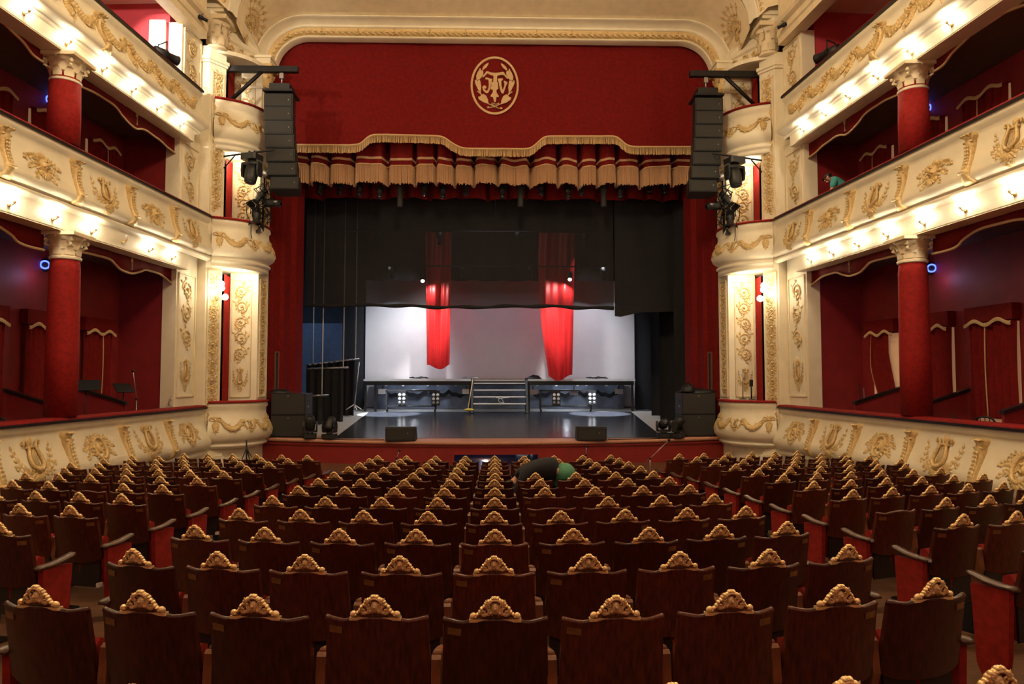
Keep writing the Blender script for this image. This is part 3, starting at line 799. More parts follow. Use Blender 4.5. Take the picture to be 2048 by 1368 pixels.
# ---------------------------------------------------------------- proscenium arch and the vault before it
def arch(hw, z0, zt, r, n=12):
    pts = [(-hw, z0), (-hw, lerp(z0, zt - r, .5))]
    for i in range(n + 1):
        a = PI - PI / 2 * i / n; pts.append((-hw + r + r * math.cos(a), zt - r + r * math.sin(a)))
    for i in range(1, 12): pts.append((lerp(-hw + r, hw - r, i / 12), zt))
    for i in range(n + 1):
        a = PI / 2 - PI / 2 * i / n; pts.append((hw - r + r * math.cos(a), zt - r + r * math.sin(a)))
    return pts + [(hw, lerp(zt - r, z0, .5)), (hw, z0)]
def arch_grid(prof, z0=12.42, hw=7.08, zt=13.48, r=1.06):
    return G().grid([[(x, Y, z) for x, z in arch(hw + e, z0, zt + e, r + e)] for e, Y in prof], True)
root = thing('proscenium_arch', 'cream and gold moulded arch framing the stage opening under the ceiling', 'arch', (0, 22.3, 12.4))
part(arch_grid([(.0, 22.5), (0, 22.2), (.02, 22.16), (.05, 22.16), (.06, 22.2)]), 'inner_bead', 'cream', root)
part(arch_grid([(.06, 22.2), (.12, 22.12), (.20, 22.06), (.26, 22.06)]), 'leaf_band', 'gold', root)
part(arch_grid([(.26, 22.06), (.27, 22.0), (.30, 22.0), (.31, 22.03), (.34, 22.0), (.40, 21.92), (.45, 21.80), (.46, 21.70), (.49, 21.68), (.51, 21.72), (.51, 21.80)]), 'outer_moulding', 'cream', root)
def along(pts):
    L = [0]
    for a, b in zip(pts, pts[1:]): L.append(L[-1] + math.hypot(b[0] - a[0], b[1] - a[1]))
    def at(s):
        for i in range(len(L) - 1):
            if s <= L[i + 1]:
                f = (s - L[i]) / (L[i + 1] - L[i]); a, b = pts[i], pts[i + 1]
                t = math.atan2(b[1] - a[1], b[0] - a[0]); return lerp(a[0], b[0], f), lerp(a[1], b[1], f), t
        return pts[-1][0], pts[-1][1], -PI / 2
    return at, L[-1]
at, LL = along(arch(7.08 + .16, 12.42, 13.48 + .16, 1.22))
o = Orn(); rr = random.Random(3); n = int(LL / .19)
for i in range(n):
    x, z, t = at(LL * (i + .5) / n)
    for g in (-.55, 0, .55): o.leaf(x, z, t + g, .19, .075, .05)
    if i % 6 == 0:
        for q in (-.05, 0, .05): o.dome(x + math.sin(t) * q * 1.4, z + math.cos(t) * q * 1.4, .035, .035, .05)
part(o.xf(lambda u, v, w: (u, 22.085 - w, v)), 'leaf_relief', 'gold', root)
A0 = arch(7.59, 12.42, 13.99, 1.57); A1 = arch(7.62, 12.95, 14.55, 1.55)
def vault(i, f):
    i0 = int(i); j = min(i0 + 1, len(A0) - 1); q = i - i0
    a = (lerp(A0[i0][0], A0[j][0], q), lerp(A0[i0][1], A0[j][1], q)); b = (lerp(A1[i0][0], A1[j][0], q), lerp(A1[i0][1], A1[j][1], q))
    return (lerp(a[0], b[0], f), lerp(21.80, 20.30, f), lerp(a[1], b[1], f))
structure(G().grid([[vault(i, f) for i in range(len(A0))] for f in (0, .5, 1)]), 'ceiling_vault', 'cream2')
g = G(); g.grid([[(x, Y, z) for x, z in arch(7.62 + e, 13.10, 14.55 + e, 1.44 + e)] for e, Y in ((0, 20.34), (-.03, 20.30), (-.03, 20.26), (0, 20.24), (0, 19.95), (.04, 19.92), (.04, 19.88), (.10, 19.86))])
structure(g, 'trim_5', 'cream')
A2 = arch(7.72, 13.12, 14.65, 1.5)
g = G(); g.grid([[(x, 19.86, z) for x, z in A2], [(x * 1.03, 19.7, z + .2) for x, z in A2], [(x * 1.10, 19.62, max(z + .3, 13.2) if abs(x) > 7.5 else z + .5) for x, z in A2], [(x * 1.2, 19.6, 16.4) for x, z in A2]])
structure(g, 'trim_6', 'cream2')
at, LL = along(A2); o = Orn()
for i in range(int(LL / .16)):
    x, z, t = at((i + .5) * .16)
    for gq in (-.6, .6): o.leaf(x, z, t + gq, .17, .08, .05)
whole(o.xf(lambda u, v, w: (u * 1.012, 19.80 - w, v + .08)), 'leaf_moulding', 'gold', 'gilded leaf moulding along the front edge of the vault before the proscenium', 'moulding')
for sd in (-1, 1):      # plume reliefs in the vault corners
    o = Orn(); rg = random.Random(9)
    for k in range(9):
        a = .25 + k * .3; o.spray([(0, 0), (.35 * math.cos(a), .35 * math.sin(a)), (.72 * math.cos(a + .08), .72 * math.sin(a + .08))], 4, .15, .06, rg, h=.03)
    for k in range(5):
        o.spiral(-.15 + .12 * k, -.12 - .05 * (k % 2), .10, 1.5, k, 1 if k % 2 else -1, .02, .01)
    o.spray([(0, -.1), (-.1, -.45), (.05, -.8)], 6, .16, .07, rg)
    i0 = 5.0 if sd < 0 else len(A0) - 6.0
    def fv(u, v, w, i0=i0, sd=sd):
        p = Vector(vault(min(max(i0 + (v + u * .3) * 4.2 * -sd, 0.01), len(A0) - 1.01), .5 + (u * .55 - v * .15)))
        return (p.x - sd * (w + .03) * .8, p.y, p.z - (w + .03) * .6)
    whole(o.xf(fv), 'plume_relief', 'gold', f'gilded plume and leaf relief in the {SIDE[sd]} corner of the vault', 'relief')
    # small spandrel scroll over the box entablature
    g = G(); g.add([(sd * 8.1, 20.25, 12.66), (sd * 7.36, 21.7, 12.66), (sd * 7.50, 21.8, 13.05), (sd * 7.62, 20.34, 13.4), (sd * 8.15, 20.0, 13.4)], [(0, 1, 2, 3, 4)])
    structure(g, f'trim_{9 if sd < 0 else 10}', 'cream')
# bright window in the stage-end wall of the top gallery on the left
g = G().box((-9.13, 18.72, 11.38), (.36, .02, 1.56)); structure(g, 'window_2', mat('gallery_window_light', (1, .98, .95), .4, emit=(1, .93, .90), estr=1.6))
structure(frame_rect(-.20, .20, -.80, .80, .02, .04).xf(lambda u, v, w: (-9.13 + u, 18.73 - w, 11.38 + v)), 'window_2.001', 'cream')
for sd in (-1, 1):      # attic piers over the corner pilasters
    g = G().box((8.22, 20.36, 14.75), (.74, .90, 3.3)); g.box((8.22, 20.36, 13.25), (.84, 1.0, .12))
    structure(g.xf(mir(sd)), f'trim_{11 if sd < 0 else 12}', 'cream')
# main ceiling and the closing walls of the hall
structure(G().box((0, 8, 16.5), (26, 26, .2)), 'ceiling', 'cream2')
structure(G().box((0, -3.6, 7.5), (26, .2, 18.5)), 'wall_back', 'redwall')
g = G()
rows = [(Y, .53 - .048 * (Y - 3.12)) for Y in (-3.6, 3, 9, 15.0)] + [(24, .53 - .048 * 11.88)]
g.grid([[(x, y, z) for x in (-10.5, 0, 10.5)] for y, z in rows], False)
structure(g, 'floor', 'parquet')
for sd in (-1, 1):
    structure(G().box((sd * 9.4, 22.4, 5), (3.9, .3, 20)), f'wall_stage_{SIDE[sd]}', 'black')
structure(G().box((0, 23.1, 15.6), (16, .3, 3.2)), 'wall_front', 'cream2')

# ---------------------------------------------------------------- red pelmet with emblem, swags and borders
PEL = [(-7.25, 10.08), (-6.0, 10.08), (-4.7, 10.08), (-4.38, 10.12), (-4.2, 10.32), (-4.02, 10.43), (-3.6, 10.44), (-1.85, 10.41), (-1.66, 10.36), (-1.40, 10.16), (-1.12, 10.02), (-.9, 10.0), (1.0, 10.0), (1.2, 10.04), (1.42, 10.24), (1.6, 10.41), (1.8, 10.43), (3.9, 10.45), (4.06, 10.40), (4.2, 10.24), (4.4, 10.12), (4.7, 10.10), (7.25, 10.12)]
PELX = [-7.25 + .05 * i for i in range(291)]
PELQ = [(x, sum(interp(PEL, x + e) for e in (-.09, -.045, 0, .045, .09)) / 5) for x in PELX]
YP = 22.6
root = thing('stage_pelmet', 'deep red velvet pelmet with gold emblem and scalloped fringe across the stage opening', 'pelmet', (0, YP, 10))
rows = []
for k in range(2):
    rows.append([(x, YP + .02 * math.sin(x * 2.1) + .012 * math.sin(x * 7), z if k == 0 else 14.2) for x, z in PELQ])
part(G().grid(rows), 'cloth', 'velvet', root)
g = G(); g.tube([(x, YP - .03, z + .01) for x, z in PELQ], .030, 6)
part(g, 'braid', 'trim', root)
def fringe(path, ln, sp, r, seed=1):
    """strands hanging from a path of (x, y, z)"""
    g = G(); rg = random.Random(seed); L = 0
    acc = 0
    for a, b in zip(path, path[1:]):
        d = math.dist(a, b); s = sp - acc
        while s < d:
            f = s / d; x, y, z = (lerp(a[k], b[k], f) for k in range(3)); l = ln * rg.uniform(.93, 1.05); dx = rg.uniform(-.012, .012)
            q = r * rg.uniform(.8, 1.15)
            vs = [(x - q * .7, y, z), (x, y - q, z), (x + q * .7, y, z), (x - q + dx, y, z - l), (x + dx, y - q * 1.2, z - l), (x + q + dx, y, z - l)]
            g.add(vs, [(0, 1, 4, 3), (1, 2, 5, 4), (2, 0, 3, 5), (3, 4, 5)])
            s += sp
        acc = d - (s - sp)
    return g
part(fringe([(x, YP - .03, z) for x, z in PELQ], .25, .036, .0155), 'fringe', 'trim', root)
# emblem: oval ring, laurel sprays, letters
EX, EZ, ES = -.02, 12.12, .01654 * .1023 / .1023
def em(x, y): return ((x - 668) * .001655 + EX, (708 - y) * .001655 + EZ)
def flat(g, polys, h=.03):
    for p in polys:
        q = [em(*a) for a in p]; g.prism(q, 0, h, lambda x, z, hh: (x, YP - .02 - hh, z))
    return g
g = G(); N = 48
for k in range(N):
    a0, a1 = 2 * PI * k / N, 2 * PI * (k + 1) / N
    flat(g, [[(668 + 478 * math.cos(a0), 712 + 588 * math.sin(a0)), (668 + 478 * math.cos(a1), 712 + 588 * math.sin(a1)), (668 + 438 * math.cos(a1), 712 + 545 * math.sin(a1)), (668 + 438 * math.cos(a0), 712 + 545 * math.sin(a0))]], .04)
part(g, 'emblem_ring', 'trim', root)
TT = [[(500, 430), (540, 432), (600, 455), (670, 460), (740, 455), (810, 438), (850, 440), (870, 480), (940, 570), (915, 578), (850, 505), (800, 500), (720, 515), (712, 560), (712, 640), (735, 660), (740, 780), (705, 800), (705, 860), (750, 930), (740, 950), (705, 945), (688, 1045), (660, 1050), (632, 950), (590, 945), (585, 925), (628, 860), (630, 800), (590, 795), (585, 770), (600, 740), (598, 650), (640, 640), (640, 515), (600, 510), (540, 480), (515, 475), (450, 550), (422, 548), (428, 520), (470, 480)]]
JJ = [[(480, 570), (490, 548), (540, 560), (580, 575), (622, 580), (620, 600), (600, 640), (590, 720), (570, 800), (545, 850), (515, 870), (470, 850), (432, 800), (422, 750), (440, 718), (475, 712), (500, 735), (500, 760), (485, 775), (462, 760), (468, 785), (500, 825), (525, 810), (545, 760), (550, 680), (545, 610), (525, 590), (485, 592)]]
VV = [[(722, 585), (735, 572), (825, 568), (830, 590), (800, 615), (800, 700), (822, 790), (830, 795), (850, 740), (862, 680), (845, 630), (850, 612), (920, 640), (922, 660), (895, 710), (870, 790), (840, 870), (820, 875), (795, 850), (765, 760), (750, 650)]]
g = G(); flat(g, TT, .05); flat(g, JJ, .035); flat(g, VV, .035)
part(g, 'monogram', 'trim', root)
LV = [[(420, 380), (440, 330), (490, 280), (545, 250), (545, 280), (500, 350), (440, 395)], [(305, 600), (300, 520), (330, 440), (360, 400), (365, 365), (385, 365), (400, 410), (440, 420), (440, 480), (410, 540), (370, 590)], [(385, 870), (330, 780), (275, 660), (275, 600), (310, 605), (330, 650), (345, 610), (375, 600), (385, 640), (400, 740), (390, 830)], [(545, 1085), (440, 1050), (350, 990), (340, 940), (380, 935), (400, 900), (310, 830), (330, 820), (400, 880), (420, 900), (440, 880), (500, 920), (535, 1000)]]
g = G()
flat(g, LV); flat(g, [[(2 * 668 - x, y + 6) for x, y in p][::-1] for p in LV])
g.tube([(em(x, y)[0], YP - .035, em(x, y)[1]) for x, y in ((430, 390), (345, 560), (320, 720), (400, 890), (545, 1080), (680, 1140), (760, 1175))], .016, 6)
g.tube([(em(2 * 668 - x, y)[0], YP - .035, em(2 * 668 - x, y)[1]) for x, y in ((430, 390), (345, 560), (320, 720), (400, 890), (545, 1080), (680, 1140), (820, 1165))], .016, 6)
g.tube([(em(x, y)[0], YP - .04, em(x, y)[1]) for x, y in ((680, 1130), (600, 1080), (620, 1062), (690, 1090), (750, 1068), (755, 1085), (660, 1150))], .015, 6)
g.ball((em(540, 1150)[0], YP - .04, em(540, 1150)[1]), (.045, .02, .03)); g.ball((em(795, 1170)[0], YP - .04, em(795, 1170)[1]), (.05, .02, .035))
part(g, 'laurel_sprays', 'trim', root)

def fold_y(x, y0, amp, seed):
    f = abs(math.sin(x * 3.9 + .9 * math.sin(x * 1.3 + seed) + seed)); return y0 + amp * (2.8 * max(0, 1 - f / .38) + .35 * math.sin(x * 9 + seed) - .5)
def pleated(name, label, y0, amp, z0, z1, x0, x1, mtl, seed, sp=.035, cat='curtain', wav=.03):
    root = thing(name, label, cat, ((x0 + x1) / 2, y0, z0))
    n = int((x1 - x0) / sp); xs = [lerp(x0, x1, i / n) for i in range(n + 1)]
    zb = lambda x: z0 + wav * math.sin(x * 3.1 + seed) + .5 * wav * math.sin(x * 8.3)
    rows = [[(x, fold_y(x, y0, amp, seed), lerp(zb(x), z1, f)) for x in xs] for f in (0, .25, .6, 1)]
    part(G().grid(rows), 'cloth', mtl, root)
    return root, xs, zb
root, xs, zb = pleated('fringed_swag', 'pleated red stage border with gold band and long gold fringe below the pelmet', 23.25, .18, 9.5, 10.75, -6.62, 6.62, 'velvet', 2)
part(fringe([(x, fold_y(x, 23.2, .18, 2), zb(x) + .12) for x in xs], .62, .030, .019, 4), 'fringe', 'fringe2', root)
g = G(); g.grid([[(x, fold_y(x, 23.22, .18, 2), zb(x) + dz) for x in xs] for dz in (.30, .34, .38)]); part(g, 'gold_band', 'fringe2', root)
g = G(); g.tube([(x, fold_y(x, 23.19, .18, 2), zb(x) + .12) for x in xs[::3]], .02, 5); part(g, 'braid', 'trim', root)
pleated('stage_border', 'plain red pleated border above the black gauze, behind the hanging spotlights', 24.3, .10, 8.78, 10.6, -6.9, 6.9, 'velvet', 5, .05)
# red tormentor panels at both sides of the opening
for sd in (-1, 1):
    pl = [(7.22, 22.42), (7.08, 22.5), (6.98, 22.78), (6.86, 22.86), (6.80, 23.3), (6.66, 23.45), (6.56, 24.0), (6.8, 24.1), (7.3, 22.6)]
    root = thing('red_flat', f'tall stepped red panel closing the {SIDE[sd]} edge of the stage opening', 'panel', (sd * 6.9, 23.2, .65))
    part(extr(pl, .65, 9.95).xf(mir(sd)), 'panel_boards', 'velvet', root)
    fm = face_map((7.06, 22.52), (6.99, 22.76), 0)
    g = frame_rect(-.09, .09, 1.95, 3.35, .018, .05); part(g.xf(lambda u, v, w: mir(sd)(*fm(u, v, w))), 'slot_frame', 'woodlight', root)
    g = G().box((0, 2.65, .012), (.15, 1.36, .02)); part(g.xf(lambda u, v, w: mir(sd)(*fm(u, v, w))), 'slot', 'bluewall' if sd < 0 else 'black', root)

# ================================================================ stage
def atp(x, y, Y):
    """point of the hall seen at (x, y) of the photograph, at depth Y"""
    ya, pi_ = math.atan(34 / FPX), math.atan(70 / FPX)
    fw = Vector((math.sin(ya) * math.cos(pi_), math.cos(ya) * math.cos(pi_), math.sin(pi_))); rt = Vector((math.cos(ya), -math.sin(ya), 0)); up = rt.cross(fw)
    d = fw + rt * (x - 1024) / FPX + up * (684 - y) / FPX
    return Vector((0, 0, EYE)) + d * (Y / d.y)
def SZ(Y): return .65 + .0375 * (Y - 21)
def lip(x): return 20.75 + 1.15 * (x / 7.2) ** 2
XS = [-7.2 + .6 * i for i in range(25)]
g = G()
g.grid([[(x, lip(x), SZ(lip(x))) for x in XS], [(x, 22.3, SZ(22.3)) for x in XS]], False)
structure(g, 'floor_stage', 'stageboard')
structure(G().add([(-10, 22.3, SZ(22.3)), (10, 22.3, SZ(22.3)), (10, 34, SZ(34)), (-10, 34, SZ(34))], [(0, 1, 2, 3)]), 'floor_stage.001', 'greyfloor')
g = G(); vs = []
for zz in (.012, .0): vs += [(-4.9, 21.62, SZ(21.62) + zz), (5.2, 21.62, SZ(21.62) + zz), (6.0, 30.9, SZ(30.9) + zz), (-5.5, 30.9, SZ(30.9) + zz)]
g.add(vs, [(0, 1, 2, 3), (4, 5, 6, 7), (0, 1, 5, 4), (1, 2, 6, 5), (2, 3, 7, 6), (3, 0, 4, 7)])
whole(g, 'dance_floor', 'marley', 'shiny black dance floor vinyl laid over the middle of the stage', 'dance floor')
# red stage front with the opening of the pit
g = G()
def frontpiece(x0, x1, z0, z1, n=8):
    xs = [lerp(x0, x1, i / n) for i in range(n + 1)]
    g.grid([[(x, lip(x) + .04, z) for x in xs] for z in (z0, z1)] , False)
frontpiece(-7.2, -1.2, -.7, .62); frontpiece(1.27, 7.2, -.7, .62); frontpiece(-1.2, 1.27, .26, .62); 
structure(g, 'wall_stage_front', 'redpaint')
g = G(); g.grid([[(x, lip(x) + dy, SZ(lip(x)) + dz) for x in XS] for dy, dz in ((.05, -.10), (-.04, -.09), (-.06, -.05), (-.05, .0), (.02, .012), (.5, .014))], True)
structure(g, 'trim_7', 'stageboard')
g = G(); g.grid([[(x, lip(x) - .012, z) for x in XS] for z in (.50, .53, .56)]); structure(g, 'trim_8', 'redpaint')
# pit room behind the opening
g = G(); g.box((-1.45, 22.6, -.2), (.1, 3.0, 1.2)).box((1.9, 22.6, -.2), (.1, 3.0, 1.2)).box((.3, 24, -.2), (3.3, .1, 1.2)).box((.3, 22.6, .40), (3.3, 3.0, .06))
structure(g, 'wall_pit', mat('pit_wall', (.16, .17, .42), .7, var=.1))
light('pit_light', 'POINT', (-.3, 22.2, .1), 5, (.75, .8, 1), .1)
g = G()
for a, b in ((.74, .98), (1.05, 1.11), (1.20, 1.28)): g.box(((a + b) / 2, 23.93, -.3), (b - a, .02, .6))
structure(g, 'window_1', mat('bright_window', (.9, .95, 1), .3, emit=(.95, .98, 1), estr=3.0))
structure(G().box((1.05, 23.945, -.3), (.66, .01, .62)), 'window_1.001', mat('window_blue', (.05, .14, .35), .4))
# shell of the stage house
structure(G().box((0, 34.1, 6), (22, .2, 14)), 'wall_stage_back', 'bluewall')
structure(G().box((-9.6, 28.3, 6), (.2, 12, 14)).box((9.6, 28.3, 6), (.2, 12, 14)), 'wall_stage_sides', 'bluewall')
structure(G().box((0, 28.8, 13.2), (22, 10.4, .2)), 'ceiling_stage', 'black')
# backcloth
g = G(); g.grid([[(x, 33.0 + .01 * math.sin(x * 3), z) for x in [-6.09 + 12.7 * i / 24 for i in range(25)]] for z in (1.15, 4, 8.8)])
whole(g, 'backcloth', 'cyc', 'pale grey backcloth closing the back of the stage behind the platform', 'backcloth')

def black_cloth(name, label, x0, x1, Y, z0, z1, amp=.06, dy=0, mtl='blackcloth', cat='curtain', group=None, fr=7.0):
    n = int(abs(x1 - x0) / .05) + 2; xs = [lerp(x0, x1, i / n) for i in range(n + 1)]
    g = G(); g.grid([[(x, Y + dy * i / n + amp * math.sin(x * fr + .8 * math.sin(x * 2.3)), z + (.02 * math.sin(x * 5) if z == z0 else 0)) for i, x in enumerate(xs)] for z in (z0, lerp(z0, z1, .4), z1)])
    return whole(g, name, mtl, label, cat, group)
# gauze across the opening, with its hem
root = thing('black_gauze', 'sheer black gauze hanging across the upper stage opening, weighted by a dark hem', 'gauze', (-1.2, 25, 5.0))
xs = [-6.75 + 11.02 * i / 80 for i in range(81)]
hz = lambda x: 5.06 + .03 * math.sin(x * 1.1) + .02 * math.sin(x * 3.7) - .004 * x
part(G().grid([[(x, 25 + .03 * math.sin(x * 4 + z), z + (hz(x) - 5.06 if z < 5.2 else 0)) for x in xs] for z in (5.06, 6.5, 8, 9.4)]), 'cloth', 'gauze', root)
part(G().tube([(x, 24.97, hz(x)) for x in xs], [.065 + .015 * math.sin(x * 5) for x in xs], 6), 'hem', 'blackcloth', root)
root = thing('black_flat', 'opaque black cloth covering the right end of the gauze with a folded lower corner', 'curtain', (5.5, 25, 4.75))
part(G().grid([[(x, 24.93 + .02 * math.sin(x * 6), z) for x in [4.3 + 2.5 * i / 24 for i in range(25)]] for z in (4.98, 7, 9.4)]), 'cloth', 'blackcloth', root)
g = G(); g.add([(4.28, 24.86, 5.12), (4.28, 24.86, 4.72), (4.5, 24.86, 4.70), (5.2, 24.86, 4.86), (6.8, 24.86, 4.9), (6.8, 24.86, 5.02)], [(0, 1, 2, 3, 4, 5)]); part(g, 'folded_corner', 'blackcloth', root)
black_cloth('black_border', 'black border hanging above the backcloth, dim behind the gauze', -8.5, 8.5, 31.9, 6.95, 11.5, .05)
for k, (x0, Y, zb) in enumerate(((6.28, 31.2, .05), (6.42, 28.6, .02), (6.2, 26.2, .05), (6.35, 24.6, .12))):
    black_cloth('masking_curtain', f'tall black masking leg at the right of the stage, {NTH[4 - k]} from the audience', x0, 9.4, Y, SZ(Y) + zb, 11.5, .07, 0, group='black legs at the right of the stage')
black_cloth('masking_curtain', 'narrow black masking leg at the left edge of the grey backcloth', -7.0, -6.02, 32.2, SZ(32), 11.5, .05)
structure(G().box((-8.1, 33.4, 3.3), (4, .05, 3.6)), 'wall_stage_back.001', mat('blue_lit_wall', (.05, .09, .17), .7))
# cloths bunched on low flying pipes, left
def draped_pipe(Y, xa, xb, za, zb, nm, ropes, k):
    root = thing('draped_pipe', f'black cloth on a lowered flying pipe at the stage left, {nm}'.replace('stage left', 'left of the stage'), 'stage curtain', ((xa + xb) / 2, Y, SZ(Y)), 0, 'lowered cloths at the left of the stage')
    part(G().tube([(xa, Y, za), (xb, Y, zb)], .035, 8), 'pipe', 'steel', root)
    n = int((xb - xa - .2) / .04); rows = []
    for f in (0, .3, .7, 1): rows.append([(lerp(xa, xb - .18, i / n), Y + (.03 + .10 * (1 - f)) * math.sin(i * .9 + k) , lerp(SZ(Y) + .02, lerp(za, zb, i / n) - .03, f)) for i in range(n + 1)])
    part(G().grid(rows), 'cloth', 'blackcloth', root)
    for i in range(int((xb - xa) / .22)):
        x = xa + .15 + i * .22; z = lerp(za, zb, (x - xa) / (xb - xa)); part(G().box((x, Y - .03, z), (.09, .03, .05)), 'tie', 'white' if k == 0 else 'steel', root)
    for x in ropes: part(G().tube([(x, Y, lerp(za, zb, (x - xa) / (xb - xa))), (x + .02, Y, 11.5)], .022, 6), 'rope', 'white', root)
draped_pipe(29.0, -7.75, -5.60, 3.04, 3.30, 'farthest of three', (atp(626, 700, 29).x, atp(711, 700, 29).x), 0)
draped_pipe(26.5, -7.1, -5.52, 2.85, 2.91, 'middle of three', (atp(687, 700, 26.5).x,), 1)
draped_pipe(25.6, -7.1, -6.03, 1.85, 1.90, 'nearest of three', (atp(645, 700, 25.6).x,), 2)
# scarlet silks
def silk(label, xt0, xt1, xb0, xb1, zt, zb, Y, bow, seed):
    N = 36; rows = []
    for k in range(25):
        f = k / 24; row = []
        for i in range(N + 1):
            e = i / N; a = lerp(xt0, xb0, f) - bow * math.sin(PI * min(1, f * 1.05)) * .5; b = lerp(xt1, xb1, f)
            z = lerp(zt, zb, f) + (f ** 8) * (.10 * math.sin(e * 6 + seed) + (.12 * abs(e - .3)))
            row.append((lerp(a, b, e), Y + .09 * math.sin(e * 11 + seed + f * .8) + .04 * math.sin(e * 23 + f * 3), z))
        rows.append(row)
    return whole(G().grid(rows), 'red_silk', 'drape', label, 'drape')
silk('long scarlet silk hanging before the backcloth left of centre, ending above the platform', -3.10, -1.93, -3.0, -2.0, 9.0, 2.95, 30.85, 0, 1)
silk('long scarlet silk hanging right of centre, its lower end touching the platform edge', 1.95, 3.55, 2.35, 3.42, 9.0, 2.47, 30.80, .35, 2.2)
# platform, stairs and the gear below it
PZ = 2.46
root = thing('stage_platform', 'long raised black platform with white top edge across the back of the stage', 'platform', (.22, 31.8, SZ(31.8)))
part(G().box((.22, 31.9, PZ - .045), (12.0, 1.9, .09)), 'deck', 'white', root)
part(G().box((.22, 31.02, PZ - .18), (11.9, .06, .18)), 'front_beam', 'black', root)
for x in (-5.7, -5.25, -1.1, 1.5, 6.1): part(G().box((x, 31.05, (PZ + SZ(31)) / 2 - .05), (.09, .09, PZ - SZ(31) - .1)), 'leg', 'black', root)
black_cloth('under_cloth', 'blue-grey cloth gathered behind the legs of the platform', -5.6, 6.0, 32.5, SZ(32.5), PZ - .1, .09, 0, 'bluegrey', 'cloth', None, 4.1)
root = thing('lighting_rail', 'steel pipe with white clamps running under the platform edge', 'pipe', (.2, 31.4, 2.1))
part(G().tube([(-5.2, 31.4, 2.24), (-1.2, 31.4, 2.24)], .03, 8).tube([(1.6, 31.4, 2.24), (5.6, 31.4, 2.24)], .03, 8), 'pipe', 'steel', root)
for x in (-4.85, -4.1, -3.0, -2.55, -1.75, -1.25, 1.9, 2.75, 3.7, 4.1, 5.0, 5.5): part(G().box((x, 31.36, 2.22), (.09, .08, .16)), 'clamp', 'white', root)
def cart(x0, x1, label):
    Y = 30.75; z = SZ(Y) + .02
    root = thing('equipment_cart', label, 'cart', ((x0 + x1) / 2, Y, z), 0, 'equipment carts under the platform')
    part(G().box(((x0 + x1) / 2, Y, z + .92), (x1 - x0, .35, .06)), 'top_shelf', 'black', root)
    part(G().box(((x0 + x1) / 2, Y, z + .25), (x1 - x0, .35, .05)), 'bottom_shelf', 'black', root)
    for x in (x0 + .04, x1 - .04): part(G().box((x, Y, z + .52), (.06, .35, .84)), 'upright', 'black', root)
    for x in (x0 + .06, x1 - .06): part(G().ball((x, Y - .08, z + .05), .05), 'caster', 'iron', root)
    for s, x in ((0, x0 + .72), (1, x1 - .02)):
        b = thing('blinder_lamp', f'black blinder lamp with bright round lenses on the {label.split()[-3] if 0 else ("left" if x0 < 0 else "right")} cart, {"left" if s == 0 else "right"} of its pair', 'stage lamp', (x, Y - .18, z + .28), 0, 'blinder lamps on the carts')
        part(G().box((x, Y - .22, z + .60), (.36, .10, .64)), 'housing', 'black', b)
        for dx in (-.09, .09):
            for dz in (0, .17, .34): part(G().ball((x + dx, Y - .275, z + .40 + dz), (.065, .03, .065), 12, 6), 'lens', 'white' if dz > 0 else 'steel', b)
cart(-4.75, -2.55, 'black equipment cart with blinder lamps under the left half of the platform')
cart(1.95, 4.25, 'black equipment cart with blinder lamps under the right half of the platform')
for k, (x, y) in enumerate(((765, 783), (933, 783), (1066, 784), (1148, 785), (1238, 783))):
    p = atp(x, y, 31.2); root = thing('floodlight', f'small flat grey floodlight hung under the platform, {NTH[k + 1]} from the left', 'floodlight', tuple(p - Vector((0, 0, .11))), 0, 'floodlights under the platform')
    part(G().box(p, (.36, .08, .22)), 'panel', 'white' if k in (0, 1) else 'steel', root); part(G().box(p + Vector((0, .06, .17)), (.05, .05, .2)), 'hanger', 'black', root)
root = thing('stage_stairs', 'black open stairs with white tread edges in the middle of the platform', 'stairs', (.2, 30.5, SZ(30.5)))
for k, z in enumerate((2.27, 1.98, 1.69, 1.40)):
    Y = 30.9 - .24 * k; part(G().box((.2, Y, z), (2.25, .22, .05)), 'tread', 'white', root)
part(G().box((.2, 30.97, PZ - .01), (2.4, .10, .09)), 'top_tread', 'steel', root)
for x in (-.98, 1.38):
    g = G(); g.prism([(31.0, 2.45), (30.9, 2.45), (29.98, SZ(30.3) + .025), (30.3, SZ(30.3) + .025), (31.0, 1.9)], -.05, .05, lambda a, b, h, x=x: (x + h, a, b)); part(g, 'stringer', 'black', root)
    part(G().box((x, 30.95, 1.775), (.12, .12, 1.45)), 'post', 'black', root)
for k, (x0, x1) in enumerate(((-5.1, -3.1), (-3.0, -1.2), (1.6, 3.7), (3.8, 5.7))):
    g = G(); q = [(lerp(x0, x1, i / 30), 1.86 - .16 * abs(math.sin(PI * 2 * i / 30)) + .03 * math.sin(i)) for i in range(31)]
    g.grid([[(x, 32.25 + .03 * math.sin(x * 9), z + dz) for x, z in q] for dz in (-.09, 0, .09)], True); g.grid([[(x, 32.3 + .03 * math.sin(x * 9), z + dz) for x, z in q] for dz in (-.09, .09)], True)
    whole(g, 'black_swag', 'blackcloth', f'black cloth swag looped under the platform, {NTH[k + 1]} from the left', 'cloth', 'black swags under the platform')
root = thing('mop', 'mop with a pale handle leaning on the left side of the stairs', 'mop', tuple(atp(936, 823, 29.7)))
a, b = atp(946, 757, 30.9), atp(936, 818, 29.7)
part(G().tube([a, b], .02, 6), 'handle', 'trim', root); q = atp(938, 822, 29.7); part(G().ball(q + Vector((0, 0, .05)), (.22, .14, .06)), 'head', 'yellow', root)
g = G(); rg = random.Random(4)
g.tube(smooth([tuple(atp(x, y, 30.1)) for x, y in ((992, 795), (1003, 798), (1008, 806), (1014, 808), (998, 803), (1000, 797), (1018, 795))], 4), .014, 5)
whole(g, 'loose_cable', 'white', 'white loose cable curled over the third tread of the stairs', 'cable')
